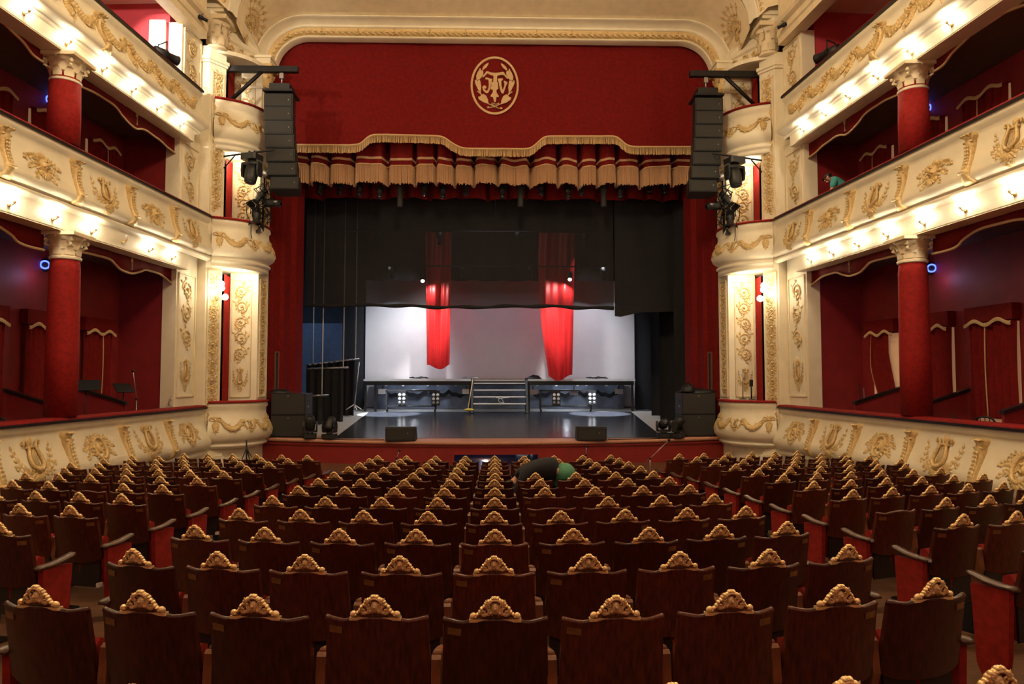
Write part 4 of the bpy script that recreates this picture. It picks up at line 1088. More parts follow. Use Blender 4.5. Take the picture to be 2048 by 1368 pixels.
def heap(label, c, rx, ry, rz, mtl, seed, name='cloth_bundle', cat='bundle'):
    rg = random.Random(seed); rows = []
    for i in range(7):
        t = (PI / 2) * i / 6; rows.append([(c[0] + rx * math.cos(t) * math.cos(2 * PI * k / 20) * (1 + rg.uniform(-.14, .14)), c[1] + ry * math.cos(t) * math.sin(2 * PI * k / 20), c[2] + rz * math.sin(t) * (1 + rg.uniform(-.3, .25))) for k in range(20)])
    return whole(G().grid(rows, True, close_u=True), name, mtl, label, cat)
heap('small black bundle lying on the platform beside the right silk', (1.75, 31.4, PZ), .32, .2, .16, 'black', 2)
def coil(c, r, label, mtl, seed):
    rg = random.Random(seed); pts = [(c[0] + r * (1 + .3 * math.sin(k * 1.9)) * math.cos(k * .7), c[1] + r * .6 * math.sin(k * .7), c[2] + .02 + .03 * abs(math.sin(k * 1.3)) * (1 + k % 3)) for k in range(34)]
    whole(G().tube(smooth(pts, 2), .014, 5), 'cable_coil', mtl, label, 'cable coil')
coil((-1.05, 31.3, PZ), .32, 'tangled pale cable on the platform above the mop', 'steel', 1)
coil((4.6, 31.5, PZ), .4, 'tangled dark cable on the right end of the platform', 'iron', 2)
coil((-3.4, 31.5, PZ), .35, 'tangled dark cable on the platform under the left silk', 'iron', 3)
# stand by the lowered cloths, its foot coloured white for the light on it
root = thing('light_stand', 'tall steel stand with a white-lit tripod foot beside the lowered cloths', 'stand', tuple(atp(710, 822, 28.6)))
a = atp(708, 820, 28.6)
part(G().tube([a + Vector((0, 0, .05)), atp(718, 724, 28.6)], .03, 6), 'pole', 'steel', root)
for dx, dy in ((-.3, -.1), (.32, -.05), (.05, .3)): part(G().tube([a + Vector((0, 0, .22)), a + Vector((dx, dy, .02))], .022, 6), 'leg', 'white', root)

# ---------------------------------------------------------------- moving heads, monitors, subs
def moving_head(label, loc, sc=1.0, rz=0.0, tilt=.5, hung=False, group=None, mtl='black'):
    root = thing('moving_head', label, 'stage light', loc, rz, group)
    f = -1 if hung else 1
    def add(g, nm, m, par=root):
        g.xf(lambda x, y, z: (x * sc, y * sc, z * sc * f)); return g.obj(nm, m, par)
    b = G(); b.prism([(-.19, -.15), (-.15, -.19), (.15, -.19), (.19, -.15), (.19, .15), (.15, .19), (-.15, .19), (-.19, .15)], .02, .15); add(b, 'base', mtl)
    y = G(); y.lathe([(.09, .15), (.09, .19)], n=14)
    y.box((0, 0, .22), (.40, .14, .06))
    for s in (-1, 1): y.prism([(-.08, .2), (.08, .2), (.10, .38), (.07, .52), (-.07, .52), (-.10, .38)], s * .17, s * .215, lambda a, c, h: (h, a, c))
    add(y, 'yoke', mtl)
    h = G(); h.lathe([(.08, -.20), (.135, -.15), (.15, -.02), (.14, .10), (.125, .24), (.10, .26)], n=18)
    R = Matrix.Rotation(tilt, 3, 'X')
    h.xf(lambda x, yy, z: tuple(R @ Vector((x, yy, z)) + Vector((0, 0, .42))))
    hd = add(h, 'head', mtl)
    l = G(); l.lathe([(.10, .262), (.06, .275), (0.001, .28)], n=18); l.xf(lambda x, yy, z: tuple(R @ Vector((x, yy, z)) + Vector((0, 0, .42)))); add(l, 'lens', 'blueglass', hd)
    return root
M['blueglass'] = mat('lens_glass', (.02, .025, .035), .08, var=.1)
for lab, x, y, Y, rz, ti in (('black moving head light on the stage edge beside the left subwoofers', 620, 879, 21.5, .2, .3), ('black moving head light on the stage edge, second right of the left subwoofers', 659, 878, 21.4, -.3, -.7),
                           ('black moving head light facing out on the stage edge, left of the right subwoofers', 1327, 872, 21.5, 0, 1.25), ('black moving head light turned aside, close to the right subwoofers', 1354, 870, 21.45, .9, .8)):
    p = atp(x, y, Y); moving_head(lab, (p.x, Y, SZ(Y) + .015), 1.0, rz, ti, False, 'moving heads on the stage edge')
def subwoofer(label, x, Y, z, rz):
    root = thing('subwoofer', label, 'subwoofer', (x, Y, z), rz)
    w, d, h = 1.06, .80, .66
    g = G().box((0, 0, h / 2), (w, d, h)); g.obj('cabinet', 'black', root)
    G().box((0, -d / 2 - .012, h / 2), (w - .06, .024, h - .06)).obj('grille', 'blackmesh', root)
    for s in (-1, 1):
        for zz in (.25, .42): G().box((s * (w / 2 + .004), -.12, zz), (.012, .10, .07)).obj('handle', 'steel' if s * x < 0 and zz < .3 else 'iron', root)
    G().lathe([(.03, 0), (.0, .004)], (0, -d / 2 - .03, h - .09), 12, 'Y').obj('badge', 'steel', root)
    return root
for sd in (-1, 1):
    z = SZ(22.2) + .015
    subwoofer(f'black subwoofer standing on the stage floor, lower of the {SIDE[sd]} stack', sd * 6.37, 22.22, z, 0)
    subwoofer(f'black subwoofer, upper of the {SIDE[sd]} stack at the stage edge', sd * 6.37, 22.22, z + .67, 0)
heap('rumpled dark cloth heaped on top of the right subwoofer stack', (6.42, 22.2, SZ(22.2) + 1.355), .60, .3, .13, 'iron', 5)
heap('rounded dark cloth lump at the inner end of the right subwoofer stack top', (6.08, 22.0, SZ(22.2) + 1.40), .22, .2, .24, 'iron', 6)
heap('dark coil of cloth on top of the left subwoofer stack', (-6.72, 22.1, SZ(22.2) + 1.355), .34, .22, .12, 'iron', 7)
for sd, x in ((-1, -2.79), (1, 2.88)):
    root = thing('floor_monitor', f'black wedge floor monitor on the stage edge, {SIDE[sd]} of centre', 'monitor speaker', (x, 21.1, SZ(21.1) + .015))
    g = G(); g.prism([(-.28, 0), (.30, 0), (.30, .10), (.06, .40), (-.20, .40), (-.28, .34)], -.44, .44, lambda a, b, h: (h, a, b)); g.obj('cabinet', 'black', root)
    G().box((.0, -.285, .18), (.78, .012, .28)).obj('back_panel', 'blackmesh', root)
    g = G(); g.add([(-.42, .305, .12), (.42, .305, .12), (.42, .085, .395), (-.42, .085, .395)], [(0, 1, 2, 3)]); g.obj('grille', 'blackmesh', root)
    G().box((.22, -.293, .22), (.03, .006, .02)).obj('badge', 'steel', root)
g = G(); g.tube(smooth([(-5.5, 21.55, SZ(21.5) + .02), (-4.6, 21.2, SZ(21.2) + .02), (-3.8, 21.15, SZ(21.1) + .02), (-3.3, 21.1, SZ(21.1) + .03)], 5), .012, 5); whole(g, 'monitor_cable', 'iron', 'black cable running along the stage edge to the left floor monitor', 'cable')
g = G(); g.tube(smooth([(5.6, 21.5, SZ(21.5) + .02), (4.8, 21.25, SZ(21.2) + .02), (4, 21.2, SZ(21.1) + .02), (3.4, 21.1, SZ(21.1) + .03)], 5), .012, 5); whole(g, 'monitor_cable', 'iron', 'black cable running along the stage edge to the right floor monitor', 'cable')

# ---------------------------------------------------------------- flown line arrays on brackets
for sd in (-1, 1):
    root = thing('line_array', f'tall black line array of seven cabinets hanging at the {SIDE[sd]} of the proscenium', 'line array', (sd * 6.36, 20.55, 8.05), 0)
    z = 10.86; yy = 0.0; tilt = 0.0; xo = 0
    g = G().box((0, .1, 11.10 - 8.05), (.60, .55, .20)); g.obj('amplifier_box', 'black', root)
    G().box((0, .05, 10.93 - 8.05), (.86, .80, .06)).obj('flying_frame', 'iron', root)
    G().tube([(0, .05, 11.2 - 8.05), (0, .05, 11.62 - 8.05)], .025, 6).box((0, .05, 11.5 - 8.05), (.12, .10, .16)).obj('chain_hoist', 'steel', root)
    for k in range(7):
        h = .405; tilt = -.012 * k * k * .9
        c = Vector((-sd * .022 * k * k * .2, yy, z - h / 2 - 8.05))
        R = Matrix.Rotation(tilt * .35, 3, 'X')
        b = G(); b.prism([(-.42, -.25), (.42, -.25), (.42, -.12), (.34, .33), (-.34, .33), (-.42, -.12)], -h / 2 + .006, h / 2 - .006); b.xf(lambda x, y, w: tuple(R @ Vector((x, y, w)) + c)); o = b.obj('cabinet', 'black', root)
        q = G().box((0, -.262, 0), (.78, .02, h - .05)); q.xf(lambda x, y, w: tuple(R @ Vector((x, y, w)) + c)); q.obj('grille', 'blackmesh', o)
        q = G().lathe([(.016, 0), (.0, .004)], (.30 , -.278, 0), 10, 'Y'); q.xf(lambda x, y, w: tuple(R @ Vector((x, y, w)) + c)); q.obj('badge', 'white', o)
        z -= h; yy += .012 * k
    root = thing('speaker_bracket', f'black steel bracket on the {SIDE[sd]} pilaster carrying the line array', 'bracket', (sd * 7.8, 20.6, 10.7))
    m_ = mir(sd)
    part(G().box((6.95, 20.6, 11.70), (2.15, .16, .17)).xf(m_), 'beam', 'iron', root)
    part(G().tube([(7.86, 20.6, 10.75), (6.95, 20.6, 11.64)], .055, 6).xf(m_), 'brace', 'iron', root)
    # pipe and hung moving head in the opening of the box
    root = thing('lighting_pipe', f'black pipe on a strut holding a moving head in front of the {SIDE[sd]} stage box', 'pipe', (sd * 7.2, 20.4, 9.1))
    part(G().tube([(7.96, 20.40, 9.00), (6.40, 20.14, 9.12)], .03, 8).xf(m_), 'pipe', 'iron', root)
    part(G().tube([(7.94, 20.40, 8.65), (7.6, 20.35, 9.02)], .02, 6).xf(m_), 'strut', 'iron', root)
    for x in (7.15, 7.0): part(G().box((x, 20.26, 9.06), (.04, .08, .12)).xf(m_), 'clamp', 'gold' if sd > 0 else 'iron', root)
    moving_head(f'black moving head light hanging from the pipe before the {SIDE[sd]} stage box', (sd * 7.08, 20.26, 9.03), 1.3, .25 * sd, .25, True)

# ---------------------------------------------------------------- lanterns
def lantern(label, loc, aim, sc=1.0, kind='spotlight', group=None, doors=True, mtl='black', lens='blueglass'):
    root = thing(kind, label, 'spotlight', loc, 0, group)
    d = (Vector(aim) - Vector(loc)).normalized(); q = d.to_track_quat('Z', 'Y')
    def add(g, nm, m, par=root):
        g.xf(lambda x, y, z: tuple(q @ (Vector((x, y, z)) * sc))); return g.obj(nm, m, par)
    b = G(); b.lathe([(.07, -.26), (.11, -.24), (.115, .0), (.09, .02), (.09, .22), (.10, .25)], n=14); add(b, 'barrel', mtl)
    add(G().lathe([(.088, .252), (.001, .258)], n=14), 'lens', lens)
    y = G(); y.tube([(-.14, 0, -.08), (-.14, .22, -.08), (.14, .22, -.08), (.14, 0, -.08)], .014, 5); add(y, 'yoke', 'iron')
    if doors:
        for k in range(4):
            a = k * PI / 2; g = G(); g.add([(-.10, .10, .25), (.10, .10, .25), (.14, .19, .40), (-.14, .19, .40)], [(0, 1, 2, 3)])
            g.xf(lambda x, yy, z: (x * math.cos(a) - yy * math.sin(a), x * math.sin(a) + yy * math.cos(a), z)); add(g, 'barn_door', mtl)
    return root
for k, (x, y, L) in enumerate(((800, 394, 1), (1041, 394, 1), (1207, 394, 1))):
    p = atp(x, y, 23.75); root = thing('profile_spotlight', f'long grey tubular spotlight hanging below the fringed border, {NTH[k + 1]} of three from the left', 'spotlight', (p.x, 23.75, p.z - .35), 0, 'long spotlights below the border')
    G().lathe([(.10, 0), (.105, .02), (.095, .45), (.115, .5), (.115, .72), (.08, .78)], n=14).obj('barrel', 'steel_dark', root) if 0 else G().lathe([(.10, 0), (.105, .02), (.095, .45), (.115, .5), (.115, .72), (.08, .78)], n=14).obj('barrel', 'blackmesh', root)
    G().tube([(0, 0, .7), (0, 0, 1.1)], .03, 6).obj('hanger', 'iron', root)
for k, (x, y) in enumerate(((640, 376), (680, 376), (719, 380), (760, 384), (849, 378), (886, 384), (932, 378), (1005, 384), (1082, 378), (1136, 384), (1163, 378), (1240, 384), (1299, 374), (1329, 376))):
    p = atp(x, y, 23.85); lantern(f'small dark spotlight in the row under the fringed red border, {ORD[k + 1]} from the left', tuple(p), tuple(p + Vector((0, -.4, -1))), .95, 'spotlight', 'spotlights under the border', False)
# clusters clamped to the middle box balconies
for sd in (-1, 1):
    m_ = mir(sd); e = SIDE[sd]
    root = thing('lighting_boom', f'black vertical boom with tangled cables on the {e} middle box balcony', 'boom', (sd * 7.0, 21.1, 7.16))
    part(G().tube([(7.02, 21.12, 7.16), (6.98, 21.05, 8.75)], .035, 8).xf(m_), 'pole', 'iron', root)
    g = G(); rg = random.Random(8 + sd)
    for k in range(7):
        pts = [(7.0 + rg.uniform(-.28, .22), 21.05 + rg.uniform(-.2, .1), lerp(8.4, 7.1, i / 6) + rg.uniform(-.1, .1)) for i in range(7)]
        g.tube(smooth(pts, 4), .013, 5)
    g.tube(smooth([(7.1, 21.0, 7.9), (7.32, 20.75, 7.75), (7.36, 20.7, 7.4), (7.2, 20.6, 7.1), (7.15, 20.5, 6.75), (7.12, 20.48, 6.6)], 5), .014, 5)
    part(g.xf(m_), 'cables', 'iron', root)
    for k, (dx, dz, ax, az, sc) in enumerate(((-.32, 1.42, -1.6, -.7, 1.25), (.05, .82, .5, -1.0, 1.05), (-.30, .60, -1.2, -.2, 1.15), (.16, .20, -.2, -1.0, 1.15))):
        p = (sd * (7.0 + dx), 20.95, 7.16 + dz)
        lantern(f'black spotlight with barn doors on the {e} box boom, {NTH[k + 1]} from the top', p, (p[0] + sd * ax, p[1] - .55, p[2] + az), sc, 'spotlight', f'spotlights on the {e} box boom', k != 2)
# battens and lamps high over the stage, dim behind the gauze
for k, (Y, z) in enumerate(((27.5, 8.3), (29.6, 7.25))):
    root = thing('lighting_batten', f'steel batten high over the stage behind the gauze, {"nearer" if k == 0 else "farther"} of two', 'batten', (0, Y, z))
    part(G().tube([(-6.5, Y, z), (6.5, Y, z)], .03, 8), 'pipe', 'iron', root)
    for x in (-5, 0, 5): part(G().tube([(x, Y, z), (x, Y, 12.5)], .008, 4), 'wire', 'iron', root)
    for j, x in enumerate((-4.6, -2.2, .9, 3.6) if k == 0 else (-4.4, -1.4, 1.5, 4.6)):
        lantern(f'dim spotlight on the {"nearer" if k == 0 else "farther"} batten behind the gauze, {NTH[j + 1]} from the left', (x, Y, z - .28), (x + .2, Y + .5, z - 2), 1.0, 'spotlight', 'spotlights on the battens', False)
for sd, x, y in ((-1, 845, 556), (1, 1140, 553)):
    p = atp(x, y, 30.35)
    r = lantern(f'brightly lit stage spotlight beside the {SIDE[sd]} scarlet silk', tuple(p), tuple(p + Vector((-.15 * sd, -1.0, -.95))), .9, 'spotlight', None, False, 'black', 'coolglow')
    g = G().tube([(0, .1, .2), (0, .1, 1.2)], .02, 6); g.obj('hanger', 'iron', r)
    # beams of the working lights: down to the floor, on to the silk and the cloth behind
    light('stage_spot', 'SPOT', (sd * 3.8, 30.2, 8.4), 620 if sd < 0 else 520, STAGE_COOL, .10, (sd * 4.9, 33, 2.9), spot_size=1.25, spot_blend=1.0)
    light('stage_spot', 'SPOT', (sd * 4.7, 29.0, 9.0), 19000, STAGE_COOL, .06, (sd * 4.45, 29.8, 1.0), spot_size=.34, spot_blend=.3)
    light('silk_spot', 'SPOT', tuple(p + Vector((-sd * .14, .06, -.34))), 260, (1, .96, .92), .05, (sd * 2.6, 30.85, 5.2), spot_size=2.9, spot_blend=.6)
    light('silk_front_spot', 'SPOT', (sd * 1.6, 28.0, 8.0), 1500, (1, .95, .9), .1, (sd * 2.65, 30.85, 4.6), spot_size=.42, spot_blend=.9)
light('stage_fill', 'AREA', (0, 27, 9.5), 90, (.8, .88, 1.0), 3.0, (0, 29, 1))
for x in (-3.6, 3.2): light('under_platform_light', 'POINT', (x, 31.25, 2.3), 22, (.85, .92, 1.0), .1)
light('wing_light', 'POINT', (-8.6, 31.5, 5.0), 20, (.6, .75, 1.0), .2)
# stands in front of the stage
def mic_stand(label, foot, joint, tip, mtl='steel', head=True, legs=True):
    root = thing('microphone_stand', label, 'stand', tuple(foot))
    part(G().tube([foot + Vector((0, 0, .12)), joint], .012, 6), 'pole', mtl, root)
    part(G().tube([joint - (tip - joint) * .25, tip], .010, 6), 'boom', mtl, root)
    if legs:
        for k in range(3):
            a = k * 2.1 + .4; part(G().tube([foot + Vector((0, 0, .25)), foot + Vector((.3 * math.cos(a), .3 * math.sin(a), .01))], .010, 5), 'leg', 'iron', root)
    if head: part(G().ball(tip, .035), 'microphone', 'iron', root)
    part(G().ball(joint, .03), 'knuckle', 'iron', root)
    return root
FZ = -.04
def gnd(x, y, Y):
    p = atp(x, y, Y); return Vector((p.x, Y, FZ))
mic_stand('thin microphone stand in front of the stage, left of the pit opening', gnd(790, 930, 17.0), atp(793, 917, 17), atp(799, 901, 17))
mic_stand('thin microphone stand in front of the stage, right of the pit opening', gnd(1171, 930, 17.0), atp(1172, 910, 17), atp(1173, 892, 17))
mic_stand('leaning boom stand in front of the stage, below the right moving heads', gnd(1300, 930, 17.2), atp(1300, 917, 17.2), atp(1338, 880, 17.2))
root = thing('tripod', 'black folded tripod stand against the wall below the left stage box', 'tripod', tuple(gnd(493, 930, 18.3)))
t = atp(493, 892, 18.3); f0 = gnd(493, 930, 18.3)
part(G().tube([f0 + Vector((0, 0, .1)), t + Vector((0, 0, .15))], .02, 6), 'pole', 'iron', root)
for dx, dy in ((-.25, -.1), (.45, -.05), (.1, .3)): part(G().tube([t + Vector((0, 0, -.05)), f0 + Vector((dx, dy, .01))], .014, 5), 'leg', 'iron', root)

# ================================================================ seats of the stalls
def zfl(Y): return .53 - .048 * (max(min(Y, 15.0), -3.6) - 3.12)
SEAT = {}
def build_seat_meshes():
    def hw(z): return interp([(.50, .246), (.58, .247), (.72, .243), (.86, .238), (.93, .236)], z)
    def top(x):
        a = abs(x) / .236
        return .905 + .022 * max(0, 1 - (a / .62) ** 2) + .014 * max(0, (a - .55) / .45) ** 1.5
    def pos(x, z, y0): return (x, y0 - (z - .45) * .17 + .045 * (x / .24) ** 2, z)
    NX, NZ = 14, 9; rows = []
    for k in range(NZ + 1):
        f = k / NZ; row = []
        for i in range(NX + 1):
            e = -1 + 2 * i / NX; z0 = .52 + .035 * abs(e) ** 4
            zt = top(e * .236); z = lerp(z0, zt, f); row.append(pos(e * hw(z), z, 0))
        rows.append(row)
    g = G(); t = .030
    g.grid(rows); g.grid([[(x, y + t, z) for x, y, z in r] for r in rows])
    rim = [rows[0][i] for i in range(NX + 1)] + [rows[k][NX] for k in range(1, NZ + 1)] + [rows[NZ][i] for i in range(NX - 1, -1, -1)] + [rows[k][0] for k in range(NZ - 1, 0, -1)]
    n = len(rim)
    g.add(rim + [(x, y + t, z) for x, y, z in rim], [(i, (i + 1) % n, n + (i + 1) % n, n + i) for i in range(n)], False)
    # polished top moulding
    tp = [pos(e * .238, top(e * .236) + .004, t / 2) for e in [-1 + 2 * i / 20 for i in range(21)]]
    g.tube(tp, .0145, 7)
    SEAT['backrest'] = g.mesh('backrest', M['wood'])
    g = G(); g.grid([[pos(e * .20, z, .034 + .03 * (1 - abs(e) ** 4) * math.sin(PI * min(1, max(0, (z - .42) / .44)))) for e in [-1 + 2 * i / 10 for i in range(11)]] for z in [.42 + .044 * i for i in range(11)]])
    SEAT['back_cushion'] = g.mesh('back_cushion', M['seatred'])
    # gilded crest standing on the top edge
    o = Orn()
    out = [(0, .102), (.011, .099), (.020, .089), (.031, .085), (.043, .077), (.050, .064), (.062, .055), (.070, .041), (.080, .030), (.090, .020), (.117, .011), (.117, .0)]
    poly = out + [(-x, y) for x, y in out[::-1]][:-1]
    poly = [(x, y) for x, y in poly]
    o.prism(poly, -.008, .004, lambda x, y, h: (x, y, h)); nground = len(o.f)
    for s in (-1, 1):
        o.stem([(s * x, y - .004, .008) for x, y in out[1:10]] , .0060, .0050, .008, 2)
        for q, (x, y) in enumerate(out[1:10]): o.dome(s * x, y - .003, .0085, .0085, .020, 7)
        for x, y, a in ((.075, .020, 2.0), (.060, .030, 1.4), (.044, .050, 1.9), (.030, .020, 2.4), (.034, .064, 1.2)): o.leaf(s * x, y, a if s > 0 else PI - a, .030, .020, .022)
        o.ball((s * .101, .023, .006), .0155, 10, 6); o.leaf(s * .012, .012, 1.2 if s > 0 else PI - 1.2, .05, .02, .016); o.leaf(s * .066, .016, 2.3 if s > 0 else PI - 2.3, .035, .016, .016)
        o.spiral(s * .050, .032, .024, 1.3, 1.6, s, .0065, .004); o.spiral(s * .030, .060, .016, 1.2, 0.5, -s, .0055, .004)
        o.leaf(s * .02, .016, .25 if s > 0 else PI - .25, .06, .018, .018); o.leaf(s * .05, .055, 1.9 if s > 0 else PI - 1.9, .03, .014, .016)
    o.stem([(-.036, .066, .012), (-.018, .083, .014), (0, .088, .014), (.018, .083, .014), (.036, .066, .012)], .006, .006, .012, 3)
    o.dome(0, .045, .022, .030, .020, 10); o.dome(0, .050, .011, .014, .028, 8); o.dome(0, .096, .012, .009, .016, 7)
    o.box((0, .004, 0), (.236, .014, .030))
    def place(u, v, w): 
        z = top(u) + .015 + v; x, y, _ = pos(u, top(u), .012); return (u, y - w - .004 - v * .12, z)
    o.xf(place); SEAT['crest'] = o.mesh('crest', M['gilt'], second=('giltdark', nground))
    for nm, s in (('plate_left', -1), ('plate_right', 1)):
        g = G(); vs = []
        for yy in (-.006, 0): vs += [(x, y + yy, z) for x, y, z in (pos(s * .218, .862, 0), pos(s * .155, .858, 0), pos(s * .155, .889, 0), pos(s * .218, .893, 0))]
        g.add(vs, [(0, 1, 2, 3), (4, 5, 6, 7), (0, 1, 5, 4), (1, 2, 6, 5), (2, 3, 7, 6), (3, 0, 4, 7)])
        SEAT[nm] = g.mesh('number_plate', M['plate'])
    # tipped-up seat
    g = G(); g.prism([(.065, .30), (.16, .30), (.20, .36), (.155, .72), (.11, .74), (.07, .70)], -.195, .195, lambda a, b, h: (h, a, b))
    SEAT['seat'] = g.mesh('seat', M['seatred'])
    g = G(); g.prism([(.035, .30), (.055, .29), (.062, .70), (.05, .71)], -.215, .215, lambda a, b, h: (h, a, b)); SEAT['seat_board'] = g.mesh('seat_board', M['pan'])
    g = G()
    g.box((.228, .03, .325), (.03, .05, .035))
    SEAT['hinge'] = g.mesh('hinge', M['white'])
    # armrest shared with the neighbour, on the left boundary
    g = G(); x0 = -.2765
    g.prism([(.06, .38), (.31, .42), (.34, .58), (.29, .65), (.05, .735), (.03, .72), (.015, .56), (.04, .48)], x0 - .022, x0 + .022, lambda a, b, h: (h, a, b))
    g.tube(smooth([(x0, .07, .728), (x0, .14, .712), (x0, .28, .672), (x0, .36, .640)], 4), .023, 8)
    SEAT['armrest'] = g.mesh('armrest', M['woodlight'])
    g = G(); g.prism([(.05, .0), (.32, .0), (.30, .02), (.20, .06), (.22, .40), (.10, .40), (.12, .06), (.06, .02)], x0 - .018, x0 + .018, lambda a, b, h: (h, a, b))
    SEAT['leg'] = g.mesh('leg', M['iron'])
    # row-end panel: velvet board with a wooden arm cap
    g = G(); x0 = 0
    g.prism([(.08, .02), (.24, .02), (.28, .10), (.31, .64), (.03, .66), (.05, .2)], -.024, .024, lambda a, b, h: (h, a, b))
    SEAT['end_panel'] = g.mesh('end_panel', M['seatred'])
    g = G(); rows = []
    for y, z, w in ((-.01, .668, .030), (.02, .675, .038), (.10, .672, .040), (.20, .680, .038), (.30, .700, .036), (.335, .708, .028)):
        w *= 1.1; rows.append([(-w, y, z - .008), (w, y, z - .008), (w, y, z + .006), (w * .8, y, z + .014), (-w * .8, y, z + .014), (-w, y, z + .006)])
    g.grid(rows, True, close_u=True, caps=True)
    SEAT['arm_cap'] = g.mesh('arm_cap', M['woodarm'])
build_seat_meshes()
def add_part(root, nm, me, loc=None, par=None):
    o = bpy.data.objects.new(nm, me); COL.objects.link(o); o.parent = par or root
    if loc: o.location = loc
    return o
def seat(x, Y, rz, label, group, plate, crest=True, first=False, last=False):
    z = zfl(Y + .08) + .006
    # Y is where the top of the back stands; the foot is a little nearer the stage
    root = thing('theatre_seat', label, 'seat', (x - math.sin(rz) * .08, Y + math.cos(rz) * .08, z - .012), rz, group)
    b = add_part(root, 'backrest', SEAT['backrest']); add_part(root, 'back_cushion', SEAT['back_cushion'])
    if crest: add_part(root, 'crest', SEAT['crest'], None, b)
    add_part(root, 'number_plate', SEAT['plate_left' if plate < 0 else 'plate_right'], None, b)
    s = add_part(root, 'seat', SEAT['seat']); add_part(root, 'hinge', SEAT['hinge'], None, s); add_part(root, 'seat_board', SEAT['seat_board'], None, s)
    if not first: add_part(root, 'armrest', SEAT['armrest']); add_part(root, 'leg', SEAT['leg'])
    else:
        p = add_part(root, 'end_panel', SEAT['end_panel'], (-.285, 0, 0)); add_part(root, 'arm_cap', SEAT['arm_cap'], None, p)
    if last:
        p = add_part(root, 'end_panel', SEAT['end_panel'], (.285, 0, 0)); add_part(root, 'arm_cap', SEAT['arm_cap'], None, p)
    return root
rs = random.Random(11)
def num_text(par, txt):
    c = bpy.data.curves.new('row_number', 'FONT'); c.body = txt; c.size = .035; c.align_x = 'CENTER'; c.extrude = .001
    c.materials.append(M['white']); o = bpy.data.objects.new('row_number', c); COL.objects.link(o)
    me = bpy.data.meshes.new_from_object(o.evaluated_get(bpy.context.evaluated_depsgraph_get())); bpy.data.objects.remove(o)
    o = bpy.data.objects.new('row_number', me); COL.objects.link(o); o.parent = par
    o.location = (0, -.014, .660); o.rotation_euler = (PI / 2, 0, 0)
KR = 11
for k in range(-1, 12):                      # k counts rows away from the camera
    Y0 = 3.23 + .9 * k - (.165 if k < 0 else 0); row = NTH.get(12 - k) or ORD[12 - k]
    for i in range(-4, 5):
        x = .553 * i; Y = Y0 + .055 * x * x; rz = math.atan(.11 * x)
        if k == -1 and i in (-4, -2): pass
        cr = not (k == 4 and i == 1)
        lab = f'{"gilt-crested" if cr else "crestless"} wooden seat, centre block, {row} row from the stage, ' + ('middle seat' if i == 0 else f'{NTH[4 - abs(i) + 1]} from {"left" if i < 0 else "right"} aisle')
        seat(x + rs.uniform(-.006, .006), Y + rs.uniform(-.02, .02), rz + rs.uniform(-.02, .02), lab, 'seats of the centre block', -1 if i < 2 else 1, cr, i == -4, i == 4)
    for sd in (-1, 1):
        if k < 1: continue
        n = 7 if k in (8, 9, 10) else 6
        if k == 11: n = 6
        for j in range(n):
            sh = {11: -.22, 10: -.11, 9: -.05}.get(k, 0.0)
            x = 3.80 + sh + (.545 if sd > 0 else .527) * j; Y = 3.83 + .9 * k + (.34 if sd > 0 else .27) * (x - 3.81) - (.12 if sd < 0 else 0)
            # leave out what lies wholly outside the frame
            if x - .35 > .80 * Y + .1 if sd > 0 else x - .35 > .72 * Y + .1: continue
            cr = not ((sd > 0 and k == 3 and j == 0) or (sd < 0 and k == 5 and j == 2))
            lab = f'{"gilt-crested" if cr else "crestless"} wooden seat, {SIDE[sd]} block, {row} row from the stage, {NTH[j + 1]} from aisle'
            rz = sd * math.atan(.34 if sd > 0 else .27) * .9
            r = seat(sd * x + rs.uniform(-.01, .01), Y + rs.uniform(-.02, .02), rz + rs.uniform(-.02, .02), lab, f'seats of the {SIDE[sd]} block', -sd * 1, cr, (j == 0) if sd > 0 else (j == n - 1), (j == n - 1) if sd > 0 else (j == 0))
            if sd > 0 and j == 0 and k in (2, 3):
                cap = [c for c in r.children_recursive if c.name.startswith('arm_cap')][0]
                num_text(cap, {3: '12', 2: '10'}[k])

# ================================================================ gear and chairs inside the lower boxes
def music_stand(label, x, y, sd, d, w=.5, tilt=.9, yaw=0.0):
    n = (sd, TW); L0 = Vector(W(sd, 0, d, 0)); 
    # find the point at depth d behind the wall face on that line of sight
    A = Vector((0, 0, EYE)); D = atp(x, y, 1.0) - A; nn = Vector((sd / LW, TW / LW, 0)); t = (L0 - A).dot(nn) / D.dot(nn); p = A + D * t
    root = thing('music_stand', label, 'music stand', (p.x, p.y, .75), yaw)
    h = p.z - .75
    G().tube([(0, 0, .05), (0, 0, h)], .014, 6).obj('pole', 'iron', root)
    G().box((0, 0, h + .05), (w, .015, .34), 0, tilt).obj('desk', 'iron', root)
    for k in range(3): a = k * 2.1; G().tube([(0, 0, .18), (.22 * math.cos(a), .22 * math.sin(a), .01)], .010, 5).obj('leg', 'iron', root)
    return root
music_stand('black slatted music stand behind the left lower parapet, in front of a door curtain', 172, 775, -1, 1.0, .56, -.8, .5)
music_stand('black music stand in the left lower box, between the curtain and the microphone stand', 247, 780, -1, .9, .42, -.9, .9)
def onwall(x, y, sd, d):
    A = Vector((0, 0, EYE)); D = atp(x, y, 1.0) - A; nn = Vector((sd / LW, TW / LW, 0)); t = (Vector(W(sd, 0, d, 0)) - A).dot(nn) / D.dot(nn); return A + D * t
j, t = onwall(273, 798, -1, .25), onwall(266, 742, -1, .25); f = Vector((j.x, j.y, .75))
mic_stand('steel microphone boom stand standing behind the left lower parapet', f, j, t)
root = thing('music_stand', 'unfolded steel wire music stand in the left lower box beside the stage pier', 'music stand', (onwall(350, 812, -1, .30).x, onwall(350, 812, -1, .30).y, .75))
p = [onwall(x, y, -1, .30) for x, y in ((338, 812), (368, 812), (370, 798), (338, 800), (348, 785), (375, 780))]
